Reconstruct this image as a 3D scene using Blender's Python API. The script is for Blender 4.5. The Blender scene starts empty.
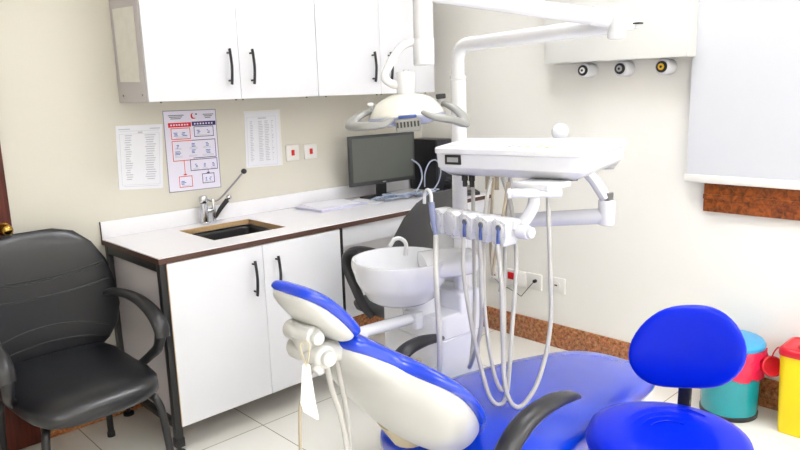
import bpy, bmesh, math, random
from mathutils import Vector, Matrix
random.seed(7)
PI = math.pi
S = bpy.context.scene
COL = S.collection
V = Vector

# ------------------------------------------------------------------ materials
MATS = {}
def mat(name, color, rough=0.5, metal=0.0, spec=0.5, coat=0.0, noise=None, bump=0.0, bscale=200.0, trans=0.0, emit=None, estr=0.0, alpha=1.0):
    if name in MATS: return MATS[name]
    m = bpy.data.materials.new(name); m.use_nodes = True
    nt = m.node_tree; b = nt.nodes['Principled BSDF']
    c = (*color, 1.0)
    b.inputs['Base Color'].default_value = c
    b.inputs['Roughness'].default_value = rough
    b.inputs['Metallic'].default_value = metal
    b.inputs['Specular IOR Level'].default_value = spec
    b.inputs['Coat Weight'].default_value = coat
    b.inputs['Coat Roughness'].default_value = 0.1
    b.inputs['Transmission Weight'].default_value = trans
    b.inputs['Alpha'].default_value = alpha
    if emit:
        b.inputs['Emission Color'].default_value = (*emit, 1); b.inputs['Emission Strength'].default_value = estr
    tc = nt.nodes.new('ShaderNodeTexCoord')
    if noise:
        n = nt.nodes.new('ShaderNodeTexNoise'); n.inputs['Scale'].default_value = noise[0]; n.inputs['Detail'].default_value = 4
        nt.links.new(tc.outputs['Object'], n.inputs['Vector'])
        mx = nt.nodes.new('ShaderNodeMix'); mx.data_type = 'RGBA'
        mx.inputs[6].default_value = c; mx.inputs[7].default_value = (*noise[1], 1)
        nt.links.new(n.outputs['Fac'], mx.inputs[0]); nt.links.new(mx.outputs[2], b.inputs['Base Color'])
    if bump:
        n2 = nt.nodes.new('ShaderNodeTexNoise'); n2.inputs['Scale'].default_value = bscale; n2.inputs['Detail'].default_value = 3
        nt.links.new(tc.outputs['Object'], n2.inputs['Vector'])
        bp = nt.nodes.new('ShaderNodeBump'); bp.inputs['Strength'].default_value = bump; bp.inputs['Distance'].default_value = 0.002
        nt.links.new(n2.outputs['Fac'], bp.inputs['Height']); nt.links.new(bp.outputs['Normal'], b.inputs['Normal'])
    MATS[name] = m
    return m

def srgb(r, g, b):
    f = lambda c: ((c/255+0.055)/1.055)**2.4 if c > 10 else c/255/12.92
    return (f(r), f(g), f(b))

M_wall = mat('wall_paint_cream', srgb(222, 218, 207), 0.55, noise=(3.0, srgb(219, 215, 203)), bump=0.06, bscale=60)
M_wallr = mat('wall_paint_pale', srgb(243, 241, 236), 0.5, noise=(3.0, srgb(241, 239, 233)), bump=0.05, bscale=60)
M_ceil = mat('ceiling_paint', srgb(245, 244, 240), 0.8, noise=(5, srgb(243, 242, 238)))
M_lam = mat('white_laminate', srgb(233, 234, 240), 0.28, noise=(8, srgb(231, 232, 238)))
M_top = mat('worktop_laminate', srgb(246, 245, 249), 0.2, noise=(10, srgb(244, 243, 247)))
M_lilac = mat('lilac_side_panel', srgb(208, 202, 206), 0.4, noise=(8, srgb(204, 198, 202)))
M_edge = mat('brown_edge_band', srgb(88, 62, 52), 0.5, noise=(40, srgb(84, 58, 48)))
M_raw = mat('raw_board_edge', srgb(205, 175, 130), 0.7, noise=(90, srgb(180, 148, 105)))
M_blk = mat('black_paint', srgb(26, 26, 28), 0.4, noise=(30, srgb(32, 32, 34)))
M_blkm = mat('black_handle', srgb(40, 42, 48), 0.35, noise=(50, srgb(46, 48, 54)))
M_sink = mat('black_sink', srgb(18, 18, 20), 0.35, noise=(40, srgb(30, 30, 33)))
M_chr = mat('chrome', srgb(215, 217, 222), 0.12, metal=1.0, noise=(15, srgb(205, 207, 212)))
M_steel = mat('brushed_steel', srgb(150, 150, 152), 0.3, metal=1.0, noise=(60, srgb(135, 135, 138)))
M_paper = mat('paper', srgb(240, 241, 248), 0.8, noise=(25, srgb(236, 237, 245)))
M_paperw = mat('paper_warm', srgb(247, 246, 241), 0.8, noise=(25, srgb(232, 229, 220)))
M_paperl = mat('paper_lilac', srgb(236, 232, 248), 0.6, noise=(25, srgb(232, 228, 245)))
M_paperl2 = mat('folder_lilac', srgb(214, 214, 236), 0.7, noise=(25, srgb(208, 208, 231)))
M_ink = mat('pale_grey_print', srgb(205, 206, 216), 0.8, noise=(60, srgb(190, 192, 204)))
M_inkd = mat('grey_print', srgb(150, 150, 165), 0.8, noise=(60, srgb(120, 122, 140)))
M_red = mat('red_print', srgb(222, 30, 40), 0.6, noise=(30, srgb(214, 26, 36)))
M_navy = mat('navy_print', srgb(58, 46, 120), 0.6, noise=(30, srgb(52, 42, 112)))
M_bluep = mat('blue_print', srgb(70, 110, 190), 0.6, noise=(30, srgb(60, 100, 180)))
M_switch = mat('red_switch', srgb(225, 25, 30), 0.3, noise=(30, srgb(215, 22, 28)))
M_plate = mat('white_plastic_plate', srgb(240, 238, 234), 0.35, noise=(30, srgb(237, 235, 231)))
M_plast = mat('white_plastic', srgb(225, 226, 231), 0.25, coat=0.2, noise=(12, srgb(223, 224, 229)))
M_plastw = mat('warm_white_plastic', srgb(224, 224, 220), 0.3, coat=0.2, noise=(12, srgb(222, 222, 218)))
M_shell = mat('back_shell_plastic', srgb(204, 204, 202), 0.3, coat=0.15, noise=(12, srgb(202, 202, 200)))
M_enam = mat('white_enamel', srgb(226, 227, 231), 0.18, coat=0.4, noise=(12, srgb(224, 225, 229)))
M_grey = mat('grey_plastic', srgb(138, 138, 135), 0.4, noise=(30, srgb(130, 130, 128)))
M_hose = mat('grey_hose', srgb(186, 184, 182), 0.4, noise=(40, srgb(178, 176, 173)))
M_tan = mat('tan_hose', srgb(178, 166, 146), 0.45, noise=(40, srgb(168, 156, 136)))
M_lens = mat('blue_clear_lens', srgb(195, 203, 238), 0.1, noise=(30, srgb(225, 228, 245)), trans=0.5)
M_reflect = mat('lamp_reflector', srgb(234, 232, 222), 0.15, metal=0.25, noise=(18, srgb(240, 239, 232)))
M_blue = mat('blue_vinyl', (0.0, 0.050, 0.68), 0.26, spec=.6, coat=0.45, noise=(12, (0.0, 0.036, 0.56)), bump=0.04, bscale=300)
M_blue2 = mat('blue_stool_vinyl', (0.0, 0.018, 0.62), 0.3, spec=.22, coat=0.0, noise=(12, (0.0, 0.014, 0.54)), bump=0.04, bscale=300)
M_leather = mat('black_leather', srgb(15, 17, 23), 0.34, spec=.6, coat=.15, noise=(40, srgb(20, 22, 28)), bump=0.12, bscale=450)
M_arm = mat('black_armrest', srgb(34, 34, 37), 0.36, noise=(40, srgb(42, 42, 45)), bump=0.1, bscale=400)
M_mesh = mat('charcoal_fabric', srgb(58, 58, 60), 0.5, noise=(180, srgb(68, 68, 70)), bump=0.3, bscale=600)
M_screen = mat('monitor_screen', srgb(80, 84, 80), 0.3, noise=(6, srgb(88, 91, 86)))
M_bezel = mat('monitor_bezel', srgb(50, 52, 54), 0.4, noise=(40, srgb(56, 58, 60)))
M_pc = mat('black_case', srgb(20, 20, 24), 0.35, noise=(40, srgb(26, 26, 30)))
M_pcf = mat('dark_case_front', srgb(44, 44, 50), 0.4, noise=(40, srgb(50, 50, 56)))
M_teal = mat('teal_lacquer', srgb(0, 150, 160), 0.22, coat=0.4, noise=(9, srgb(0, 140, 152)))
M_lid = mat('blue_lid', srgb(40, 150, 205), 0.3, noise=(14, srgb(70, 165, 215)))
M_bag = mat('red_bag', srgb(240, 40, 90), 0.3, noise=(25, srgb(225, 25, 70)), bump=0.6, bscale=25)
M_yel = mat('yellow_plastic', srgb(236, 208, 0), 0.35, noise=(12, srgb(240, 214, 0)))
M_redl = mat('red_plastic', srgb(214, 26, 48), 0.35, noise=(20, srgb(200, 20, 42)))
M_brass = mat('brass', srgb(200, 160, 80), 0.2, metal=1.0, noise=(20, srgb(185, 145, 70)))
M_blind = mat('blind_fabric', srgb(206, 208, 214), 0.7, noise=(4, srgb(203, 205, 211)), bump=0.1, bscale=300)
M_beige = mat('beige_bracket', srgb(196, 184, 156), 0.5, noise=(25, srgb(184, 172, 144)))
M_yring = mat('yellow_disc', srgb(236, 190, 20), 0.4, noise=(30, srgb(226, 180, 16)))
M_sil = mat('silver_grey', srgb(172, 172, 176), 0.35, noise=(40, srgb(160, 160, 165)))
M_clear = mat('clear_blue_tube', srgb(150, 160, 205), 0.2, noise=(40, srgb(170, 178, 215)), trans=0.3)
M_bluet = mat('blue_tube', srgb(48, 70, 140), 0.3, noise=(40, srgb(56, 80, 152)))
M_glow = mat('lamp_diffuser', (1, 1, 1), 0.5, emit=(0.96, 0.97, 1.0), estr=9.0, noise=(5, (0.98, 0.98, 0.98)))
M_glass = mat('window_glass', (0.9, 0.95, 0.95), 0.02, trans=1.0, noise=(2, (0.9, 0.95, 0.96)))
M_jack = mat('cable_blue_grey', srgb(170, 180, 200), 0.4, noise=(40, srgb(150, 162, 186)))

def granite():
    m = bpy.data.materials.new('brown_granite'); m.use_nodes = True
    nt = m.node_tree; b = nt.nodes['Principled BSDF']; b.inputs['Roughness'].default_value = 0.25
    tc = nt.nodes.new('ShaderNodeTexCoord')
    n = nt.nodes.new('ShaderNodeTexNoise'); n.inputs['Scale'].default_value = 55; n.inputs['Detail'].default_value = 6; n.inputs['Roughness'].default_value = 0.7
    v = nt.nodes.new('ShaderNodeTexVoronoi'); v.inputs['Scale'].default_value = 75
    nt.links.new(tc.outputs['Object'], n.inputs['Vector']); nt.links.new(tc.outputs['Object'], v.inputs['Vector'])
    r = nt.nodes.new('ShaderNodeValToRGB'); e = r.color_ramp.elements
    e[0].position = 0.33; e[0].color = (*srgb(84, 58, 46), 1); e[1].position = 0.75; e[1].color = (*srgb(236, 178, 136), 1)
    x = e.new(0.46); x.color = (*srgb(176, 112, 72), 1); x = e.new(0.58); x.color = (*srgb(206, 140, 94), 1)
    nt.links.new(n.outputs['Fac'], r.inputs['Fac'])
    mx = nt.nodes.new('ShaderNodeMix'); mx.data_type = 'RGBA'; mx.blend_type = 'MULTIPLY'; mx.inputs[0].default_value = 0.22
    nt.links.new(r.outputs['Color'], mx.inputs[6]); nt.links.new(v.outputs['Color'], mx.inputs[7])
    nt.links.new(mx.outputs[2], b.inputs['Base Color'])
    return m
M_gran = granite()

def wood(name, a, c, rough, scale=(1, 14, 14), coord='Object'):
    m = bpy.data.materials.new(name); m.use_nodes = True
    nt = m.node_tree; b = nt.nodes['Principled BSDF']; b.inputs['Roughness'].default_value = rough
    tc = nt.nodes.new('ShaderNodeTexCoord'); mp = nt.nodes.new('ShaderNodeMapping'); mp.inputs['Scale'].default_value = scale
    n = nt.nodes.new('ShaderNodeTexNoise'); n.inputs['Scale'].default_value = 6; n.inputs['Detail'].default_value = 6; n.inputs['Distortion'].default_value = 0.8
    nt.links.new(tc.outputs[coord], mp.inputs['Vector']); nt.links.new(mp.outputs['Vector'], n.inputs['Vector'])
    r = nt.nodes.new('ShaderNodeValToRGB'); e = r.color_ramp.elements
    e[0].position = 0.3; e[0].color = (*a, 1); e[1].position = 0.7; e[1].color = (*c, 1)
    nt.links.new(n.outputs['Fac'], r.inputs['Fac']); nt.links.new(r.outputs['Color'], b.inputs['Base Color'])
    return m
M_door = wood('dark_red_wood', srgb(58, 22, 14), srgb(104, 42, 26), 0.3, (14, 14, 1))
M_frame = wood('burl_wood', srgb(84, 38, 14), srgb(176, 92, 34), 0.35, (7, 7, 7))

def floor_mat():
    m = bpy.data.materials.new('cream_floor_tiles'); m.use_nodes = True
    nt = m.node_tree; b = nt.nodes['Principled BSDF']; b.inputs['Roughness'].default_value = 0.18
    tc = nt.nodes.new('ShaderNodeTexCoord')
    mp = nt.nodes.new('ShaderNodeMapping'); mp.inputs['Location'].default_value = (0.2, 0.01, 0)
    nt.links.new(tc.outputs['Object'], mp.inputs['Vector'])
    br = nt.nodes.new('ShaderNodeTexBrick'); br.offset = 0.0; br.squash = 1.0
    br.inputs['Scale'].default_value = 1.0; br.inputs['Brick Width'].default_value = 0.6; br.inputs['Row Height'].default_value = 0.6
    br.inputs['Mortar Size'].default_value = 0.0025; br.inputs['Mortar Smooth'].default_value = 0.2
    br.inputs['Color1'].default_value = (*srgb(238, 236, 228), 1); br.inputs['Color2'].default_value = (*srgb(245, 243, 237), 1)
    br.inputs['Mortar'].default_value = (*srgb(168, 158, 136), 1)
    nt.links.new(mp.outputs['Vector'], br.inputs['Vector'])
    n = nt.nodes.new('ShaderNodeTexNoise'); n.inputs['Scale'].default_value = 5; n.inputs['Detail'].default_value = 5
    nt.links.new(tc.outputs['Object'], n.inputs['Vector'])
    mx = nt.nodes.new('ShaderNodeMix'); mx.data_type = 'RGBA'; mx.blend_type = 'MULTIPLY'
    mx.inputs[7].default_value = (0.96, 0.955, 0.94, 1)
    nt.links.new(n.outputs['Fac'], mx.inputs[0]); nt.links.new(br.outputs['Color'], mx.inputs[6])
    nt.links.new(mx.outputs[2], b.inputs['Base Color'])
    return m
M_floor = floor_mat()

# ------------------------------------------------------------------ mesh helpers
def box(bm, lo, hi, bev=0.0, seg=2, M=None):
    lo = V(lo); hi = V(hi)
    vs = [bm.verts.new((x, y, z)) for x in (lo.x, hi.x) for y in (lo.y, hi.y) for z in (lo.z, hi.z)]
    idx = [(0, 1, 3, 2), (4, 6, 7, 5), (0, 4, 5, 1), (2, 3, 7, 6), (0, 2, 6, 4), (1, 5, 7, 3)]
    fs = [bm.faces.new([vs[i] for i in f]) for f in idx]
    geo = vs
    if bev > 0:
        es = list({e for f in fs for e in f.edges})
        r = bmesh.ops.bevel(bm, geom=es, offset=bev, segments=seg, profile=0.5, affect='EDGES')
        geo = list({v for f in r['faces'] for v in f.verts} | {v for v in vs if v.is_valid})
    if M is not None:
        for v in geo: v.co = M @ v.co
    return geo

def rings(bm, loops, closed_ring=True, cap0=True, cap1=True, wrap=False):
    R = [[bm.verts.new(p) for p in lp] for lp in loops]
    n = len(R[0]); L = len(R)
    for i in range(L if wrap else L-1):
        a, b = R[i], R[(i+1) % L]
        for j in range(n if closed_ring else n-1):
            k = (j+1) % n
            bm.faces.new((a[j], a[k], b[k], b[j]))
    def cap(r, flip):
        c = bm.verts.new(sum((v.co for v in r), V())/n)
        for j in range(n):
            k = (j+1) % n
            bm.faces.new((c, r[k], r[j]) if not flip else (c, r[j], r[k]))
    if closed_ring and not wrap:
        if cap0: cap(R[0], False)
        if cap1: cap(R[-1], True)
    return R

def smooth_path(pts, sub=8):
    P = [V(p) for p in pts]
    if len(P) < 3: return P
    Q = [P[0]*2-P[1]] + P + [P[-1]*2-P[-2]]
    out = []
    for i in range(1, len(Q)-2):
        for k in range(sub):
            t = k/sub
            a, b, c, d = Q[i-1], Q[i], Q[i+1], Q[i+2]
            out.append(0.5*((2*b)+(c-a)*t+(2*a-5*b+4*c-d)*t*t+(3*b-a-3*c+d)*t**3))
    out.append(P[-1]); return out

def tube(bm, pts, r, n=12, sub=8, smooth=True, cap=True, flat=None, wrap=False):
    """sweep; r number or list (per original point); flat=(a,b): elliptical multipliers, second along 'up'"""
    P = smooth_path(pts, sub) if smooth else [V(p) for p in pts]
    if isinstance(r, (list, tuple)):
        m = len(pts)-1; rr = []
        for i in range(len(P)):
            t = i/(len(P)-1)*m; k = min(int(t), m-1); f = t-k
            rr.append(r[k]*(1-f)+r[k+1]*f)
    else: rr = [r]*len(P)
    loops = []; up = None
    for i, p in enumerate(P):
        if wrap: t = (P[(i+1) % len(P)]-P[i-1]).normalized()
        else: t = ((P[i+1] if i+1 < len(P) else P[i])-(P[i-1] if i else P[i])).normalized()
        if up is None:
            up = V((0, 0, 1)) if abs(t.z) < 0.9 else V((1, 0, 0))
        s = t.cross(up)
        if s.length < 1e-6: s = t.orthogonal()
        s.normalize(); up = s.cross(t).normalized()
        fa, fb = flat or (1, 1)
        loops.append([p + s*(math.cos(2*PI*k/n)*rr[i]*fa) + up*(math.sin(2*PI*k/n)*rr[i]*fb) for k in range(n)])
    rings(bm, loops, cap0=cap, cap1=cap, wrap=wrap)

def cyl(bm, a, b, r, n=24, r2=None, bev=0.0):
    a = V(a); b = V(b); r2 = r if r2 is None else r2
    t = (b-a).normalized(); s = t.orthogonal().normalized(); u = t.cross(s)
    ring = lambda p, q: [p + s*(math.cos(2*PI*k/n)*q) + u*(math.sin(2*PI*k/n)*q) for k in range(n)]
    if bev > 0:
        L = [ring(a, r-bev), ring(a+t*bev*0.3, r-bev*0.3), ring(a+t*bev, r), ring(b-t*bev, r2), ring(b-t*bev*0.3, r2-bev*0.3), ring(b, r2-bev)]
    else: L = [ring(a, r), ring(b, r2)]
    rings(bm, L)

def lathe(bm, prof, n=32, c=(0, 0, 0), sx=1.0, sy=1.0, cap0=True, cap1=True, M=None):
    c = V(c); L = []
    for (r, z) in prof:
        lp = [c + V((math.cos(2*PI*k/n)*r*sx, math.sin(2*PI*k/n)*r*sy, z)) for k in range(n)]
        if M is not None: lp = [M @ p for p in lp]
        L.append(lp)
    rings(bm, L, cap0=cap0, cap1=cap1)

def loft(bm, secs, n=32):
    """secs: (center, lateral, normal, half_w, half_t, exponent)"""
    L = []
    for (c, la, no, hw, ht, ex) in secs:
        c = V(c); la = V(la); no = V(no); lp = []
        for k in range(n):
            a = 2*PI*k/n; ca, sa = math.cos(a), math.sin(a)
            x = math.copysign(abs(ca)**(2/ex), ca)*hw; y = math.copysign(abs(sa)**(2/ex), sa)*((ht[0] if sa >= 0 else ht[1]) if isinstance(ht, tuple) else ht)
            lp.append(c+la*x+no*y)
        L.append(lp)
    rings(bm, L)

def sphere(bm, c, r, sc=(1, 1, 1), n=20, m=12, M=None):
    prof = [(max(math.sin(PI*i/m), 0.001)*r, -math.cos(PI*i/m)*r) for i in range(m+1)]
    c = V(c); L = []
    for (q, z) in prof:
        lp = [V((math.cos(2*PI*k/n)*q*sc[0], math.sin(2*PI*k/n)*q*sc[1], z*sc[2])) for k in range(n)]
        L.append([(M @ p if M is not None else p)+c for p in lp])
    rings(bm, L)

def prism(bm, poly, z0, z1, M=None):
    a = [V((x, y, z0)) for x, y in poly]; b = [V((x, y, z1)) for x, y in poly]
    if M is not None: a = [M @ p for p in a]; b = [M @ p for p in b]
    va = [bm.verts.new(p) for p in a]; vb = [bm.verts.new(p) for p in b]; n = len(va)
    bm.faces.new(list(reversed(va))); bm.faces.new(vb)
    for i in range(n):
        j = (i+1) % n; bm.faces.new((va[i], va[j], vb[j], vb[i]))

def round_poly(pts, rad, seg=6):
    out = []; n = len(pts)
    rad = rad if isinstance(rad, (list, tuple)) else [rad]*n
    for i in range(n):
        p = V(pts[i]).to_2d() if len(pts[i]) > 2 else V(pts[i]); a = V(pts[i-1]); b = V(pts[(i+1) % n])
        d1 = (a-p).normalized(); d2 = (b-p).normalized()
        ang = d1.angle(d2); t = rad[i]/math.tan(ang/2)
        p1 = p+d1*t; p2 = p+d2*t
        for k in range(seg+1):
            f = k/seg
            out.append(tuple(p1*(1-f)**2+p*2*f*(1-f)+p2*f*f))
    return out

def inset_poly(poly, d):
    n = len(poly); out = []
    area = sum(poly[i][0]*poly[(i+1) % n][1]-poly[(i+1) % n][0]*poly[i][1] for i in range(n))
    sg = 1 if area > 0 else -1
    for i in range(n):
        a = V(poly[i-1]); b = V(poly[(i+1) % n]); p = V(poly[i])
        t = (b-a)
        if t.length < 1e-9: out.append(tuple(p)); continue
        t.normalize(); nn = V((-t.y, t.x))*sg
        out.append(tuple(p+nn*d))
    return out

def stack(bm, poly, layers, M=None):
    """layers (inset, z) from bottom to top"""
    L = []
    for d, z in layers:
        q = inset_poly(poly, d) if d else poly
        lp = [V((x, y, z)) for x, y in q]
        if M is not None: lp = [M @ p for p in lp]
        L.append(lp)
    rings(bm, L)

def new(): return bmesh.new()

def obj(name, bm, m, parent=None, angle=40, sub=0, smooth=True, label=None):
    bmesh.ops.recalc_face_normals(bm, faces=bm.faces[:])
    me = bpy.data.meshes.new(name); bm.to_mesh(me); bm.free()
    o = bpy.data.objects.new(name, me); COL.objects.link(o)
    me.materials.append(m)
    if smooth:
        me.polygons.foreach_set('use_smooth', [True]*len(me.polygons))
        me.set_sharp_from_angle(angle=math.radians(angle))
    if sub:
        md = o.modifiers.new('sub', 'SUBSURF'); md.levels = sub; md.render_levels = sub
    if parent: o.parent = parent
    if label: o['label'] = label
    return o

def obj_multi(name, items, parent, label=None):
    bm = bmesh.new(); mats = []
    for i, (b, m) in enumerate(items):
        me = bpy.data.meshes.new('tmp'); b.to_mesh(me); b.free()
        n0 = len(bm.faces); bm.from_mesh(me); bm.faces.ensure_lookup_table()
        for f in bm.faces[n0:]: f.material_index = i
        bpy.data.meshes.remove(me); mats.append(m)
    o = obj(name, bm, mats[0], parent, smooth=False, label=label)
    for m in mats[1:]: o.data.materials.append(m)
    return o
def thing(name, label, cat, loc=(0, 0, 0), rz=0, group=None):
    o = bpy.data.objects.new(name, None); COL.objects.link(o)
    o.location = loc; o.rotation_euler = (0, 0, rz); o.empty_display_size = 0.05
    o['label'] = label; o['category'] = cat
    if group: o['group'] = group
    return o
def tag(o, label, cat, group=None):
    o['label'] = label; o['category'] = cat
    if group: o['group'] = group
    return o
def struct(name, bm, m, label=None, parent=None, cat=None):
    o = obj(name, bm, m, parent)
    if not parent:
        o['kind'] = 'structure'; o['label'] = label or name.replace('_', ' '); o['category'] = cat or name.split('_')[0]
    return o
def dup(root, loc, rz=None, label=None, group=None):
    r = root.copy(); COL.objects.link(r); r.location = loc
    if rz is not None: r.rotation_euler = (0, 0, rz)
    if label: r['label'] = label
    if group: r['group'] = group
    for ch in list(root.children):
        c = ch.copy(); COL.objects.link(c); c.parent = r
        for g in ch.children:
            d = g.copy(); COL.objects.link(d); d.parent = c
    return r

# ------------------------------------------------------------------ camera
CAM = V((-1.1183, -3.1524, 1.4699)); YAW, PITCH, ROLL, FPX = -0.759, -0.1933, -0.0307, 688.19
fw = V((-math.sin(YAW)*math.cos(PITCH), math.cos(YAW)*math.cos(PITCH), math.sin(PITCH)))
rt = V((math.cos(YAW), math.sin(YAW), 0)); up0 = rt.cross(fw)
RT = rt*math.cos(ROLL)+up0*math.sin(ROLL); UP = -rt*math.sin(ROLL)+up0*math.cos(ROLL)
cd = bpy.data.cameras.new('camera'); cd.sensor_width = 36; cd.lens = FPX/800*36; cd.clip_start = 0.05
cam = bpy.data.objects.new('camera', cd); COL.objects.link(cam)
cam.matrix_world = Matrix(((RT.x, UP.x, -fw.x, CAM.x), (RT.y, UP.y, -fw.y, CAM.y), (RT.z, UP.z, -fw.z, CAM.z), (0, 0, 0, 1)))
S.camera = cam

# ------------------------------------------------------------------ room
XL, XR, YF, YB, ZC = -2.3, 2.09, -7.2, 0.0, 3.1
def bx(lo, hi, bev=0.0):
    b = new(); box(b, lo, hi, bev); return b
struct('floor', bx((XL-.2, YF-.2, -0.1), (XR+.2, YB+.2, 0)), M_floor, 'cream polished tile floor')
struct('ceiling', bx((XL-.2, YF-.2, ZC), (XR+.2, YB+.2, ZC+.1)), M_ceil, 'white ceiling')
struct('wall_back', bx((XL-.2, YB, 0), (XR+.2, YB+.15, ZC)), M_wall, 'cream painted wall behind the worktop and cabinets')
struct('wall_left', bx((XL-.15, YF, 0), (XL, YB, ZC)), M_wall, 'cream wall left of the camera')
struct('wall_front', bx((XL-.2, YF-.15, 0), (XR+.2, YF, ZC)), M_wall, 'cream wall behind the camera')
# right wall with a window opening (hidden behind the blind)
WY0, WY1, WZ0, WZ1 = -3.0, -1.94, 0.97, 2.2
b = new()
box(b, (XR, WY1, 0), (XR+.15, YB, ZC)); box(b, (XR, YF, 0), (XR+.15, WY0, ZC))
box(b, (XR, WY0, 0), (XR+.15, WY1, WZ0)); box(b, (XR, WY0, WZ1), (XR+.15, WY1, ZC))
struct('wall_right', b, M_wallr, 'pale cream wall with the blind and wall box')
struct('baseboard_right', bx((XR-.016, YF, 0), (XR-.0005, -0.002, 0.137), 0.002), M_gran, 'brown granite skirting along the wall by the bins')
struct('baseboard_back', bx((-0.35, -0.016, 0), (XR-.017, -0.0005, 0.137), 0.002), M_gran, 'brown granite skirting below the worktop wall')
# door on the back wall
dr = struct('door_1', bx((-1.22, -0.032, 0.004), (-0.357, -0.001, 2.1), 0.003), M_door, 'dark red wooden door behind the black armchair')
b = new(); cyl(b, (-.388, -.033, .962), (-.388, -.037, .962), .026, 24)
cyl(b, (-.388, -.037, .962), (-.388, -.06, .962), .010, 16); sphere(b, (-.388, -.075, .962), .023, (1, .8, 1))
obj('door_knob', b, M_brass, dr, label='round brass knob')
# window
b = new(); FW = 0.09
y0, y1, z0, z1 = -3.1, -1.843, 0.878, 2.29
box(b, (XR-.03, y0, z0), (XR-.001, y1, z0+.165), .004); box(b, (XR-.03, y0, z1-.095), (XR-.001, y1, z1), .004)
box(b, (XR-.03, y0, z0+.165), (XR-.001, y0+FW, z1-.095), .004); box(b, (XR-.03, y1-FW, z0+.165), (XR-.001, y1, z1-.095), .004)
box(b, (XR-.036, y0, z0+.060), (XR-.03, y1, z0+.082), .002)
wn = struct('window_1', b, M_frame, 'burl wood window frame showing below the blind')
obj('window_pane', bx((XR+.06, WY0+.001, WZ0+.001), (XR+.066, WY1-.001, WZ1-.001)), M_glass, wn)

# roller blind
t = thing('roller_blind', 'pale grey roller blind pulled down over the window', 'blind', (2.04, -2.45, 1.03))
b = new(); box(b, (-.001, -.72, .018), (.001, .682, 1.27)); obj('blind_fabric', b, M_blind, t)
b = new(); box(b, (-.009, -.725, -.018), (.009, .692, .019), .006); obj('bottom_rail', b, M_plate, t, label='white bottom rail')
b = new(); cyl(b, (.012, -.72, 1.28), (.012, .68, 1.28), .025, 24); obj('roller', b, M_plate, t)
b = new(); box(b, (-.02, .683, 1.25), (.048, .69, 1.32)); obj('bracket', b, M_plate, t); b = new(); box(b, (-.02, -.73, 1.25), (.048, -.723, 1.32)); obj('bracket', b, M_plate, t)

# ------------------------------------------------------------------ wall cabinets
def bow_handle(p0, p1, out, nm='handle', parent=None, m=M_blkm):
    """black bow handle between p0 and p1 (on the door face), bulging along out"""
    p0 = V(p0); p1 = V(p1); out = V(out); b = new()
    d = p1-p0
    pts = [p0+out*.022-d*.06, p0+out*.027+d*.1, p0+out*.033+d*.5, p0+out*.027+d*.9, p0+out*.022+d*1.06]
    tube(b, pts, .0075, 10, 6, flat=(1.2, .7))
    for f in (.06, .94): cyl(b, p0+d*f, p0+d*f+out*.025, .0045, 10)
    h = obj(nm, b, m, parent)
    return h

def wall_cabinet(x0, x1, lab, side):
    Z0, Z1, Dp = 1.4524, 2.17, 0.307
    t = thing('wall_cabinet', lab, 'cabinet', ((x0+x1)/2, -Dp/2, Z0), 0, 'white wall cabinets above the worktop')
    w = (x1-x0)/2; d = Dp/2; h = Z1-Z0
    b = new(); box(b, (-w, -d+.019, 0), (w, d-.001, h), .001)
    obj('cabinet_body', b, M_lilac, t, label='lilac grey cabinet carcass')
    for s in (-1, 1):
        b = new(); xa, xb = (-w+.001, -.0012) if s < 0 else (.0012, w-.001)
        box(b, (xa, -d+.001, .001), (xb, -d+.017, h-.001), .0012)
        dd = obj('door', b, M_lam, t)
        hx = -.058 if s < 0 else .060
        bow_handle((s and hx, -d+.001, .075), (hx, -d+.001, .215), (0, -1, 0), 'handle', dd)
    for s in (-.86, .86, -.04, .04):
        b = new(); cyl(b, (w*s, -d+.02, -.006), (w*s, -d+.02, 0.0), .005, 10); obj('bottom_screw', b, M_grey, t)
    # side screws
    for yy in (-.1, .1):
        b = new(); cyl(b, (-w-.002, yy, .03), (-w+.001, yy, .03), .005, 10); obj('side_screw', b, M_grey, t)
    return t
wall_cabinet(.1513, 1.0420, 'white two-door wall cabinet with a taped sheet on its side', True)
wall_cabinet(1.0435, 1.8990, 'white two-door wall cabinet partly behind the dental lamp', False)
# taped torn sheet on the side
b = new()
edge = [(-.04, .0)]
ys = []
poly = [(-.042, 1.543), (-.034, 1.855)]
nn = 14
for k in range(nn+1):
    f = k/nn; poly.append((-.246+random.uniform(-.006, .006)-.0*f, 1.846-f*.31))
va = []
for (yy, zz) in poly:
    va.append(b.verts.new((.1488+random.uniform(-.0008, .0006), yy, zz)))
f = b.faces.new(va); bmesh.ops.triangulate(b, faces=[f])
o = obj('taped_sheet', b, M_paperw, smooth=False); tag(o, 'torn cream sheet taped to the side of the left wall cabinet', 'paper')
md = o.modifiers.new('th', 'SOLIDIFY'); md.thickness = .0006

# ------------------------------------------------------------------ worktop and base
H = 0.85
t = thing('worktop', 'long white laminate worktop with backsplash and brown edge', 'worktop', (0, 0, H))
hx0, hx1, hy0, hy1 = .317, .70, -.455, -.112
TH = .024
b = new()
X0, X1, Y0, Y1 = 0.002, 2.07, -.589, -.003
for (a, c, e, f_) in ((X0, hx0, Y0, Y1), (hx1, X1, Y0, Y1), (hx0, hx1, Y0, hy0), (hx0, hx1, hy1, Y1)):
    box(b, (a, e, -TH), (c, f_, 0))
bmesh.ops.remove_doubles(b, verts=b.verts[:], dist=1e-5)
obj('slab', b, M_top, t)
b = new(); box(b, (X0, -.016, .0005), (X1, -.003, .0777), .0015); obj('backsplash', b, M_top, t)
b = new(); box(b, (X0-.0005, Y0-.0015, -TH-.002), (X1, Y0-.0002, -.004)); box(b, (X0-.0018, Y0-.0015, -TH-.002), (X0-.0003, Y1, -.004)); box(b, (X0-.0015, -.016, -.004), (X0-.0004, -.003, .078))
obj('edge_band', b, M_edge, t, label='brown edge band')
b = new()
e = .004
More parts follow.
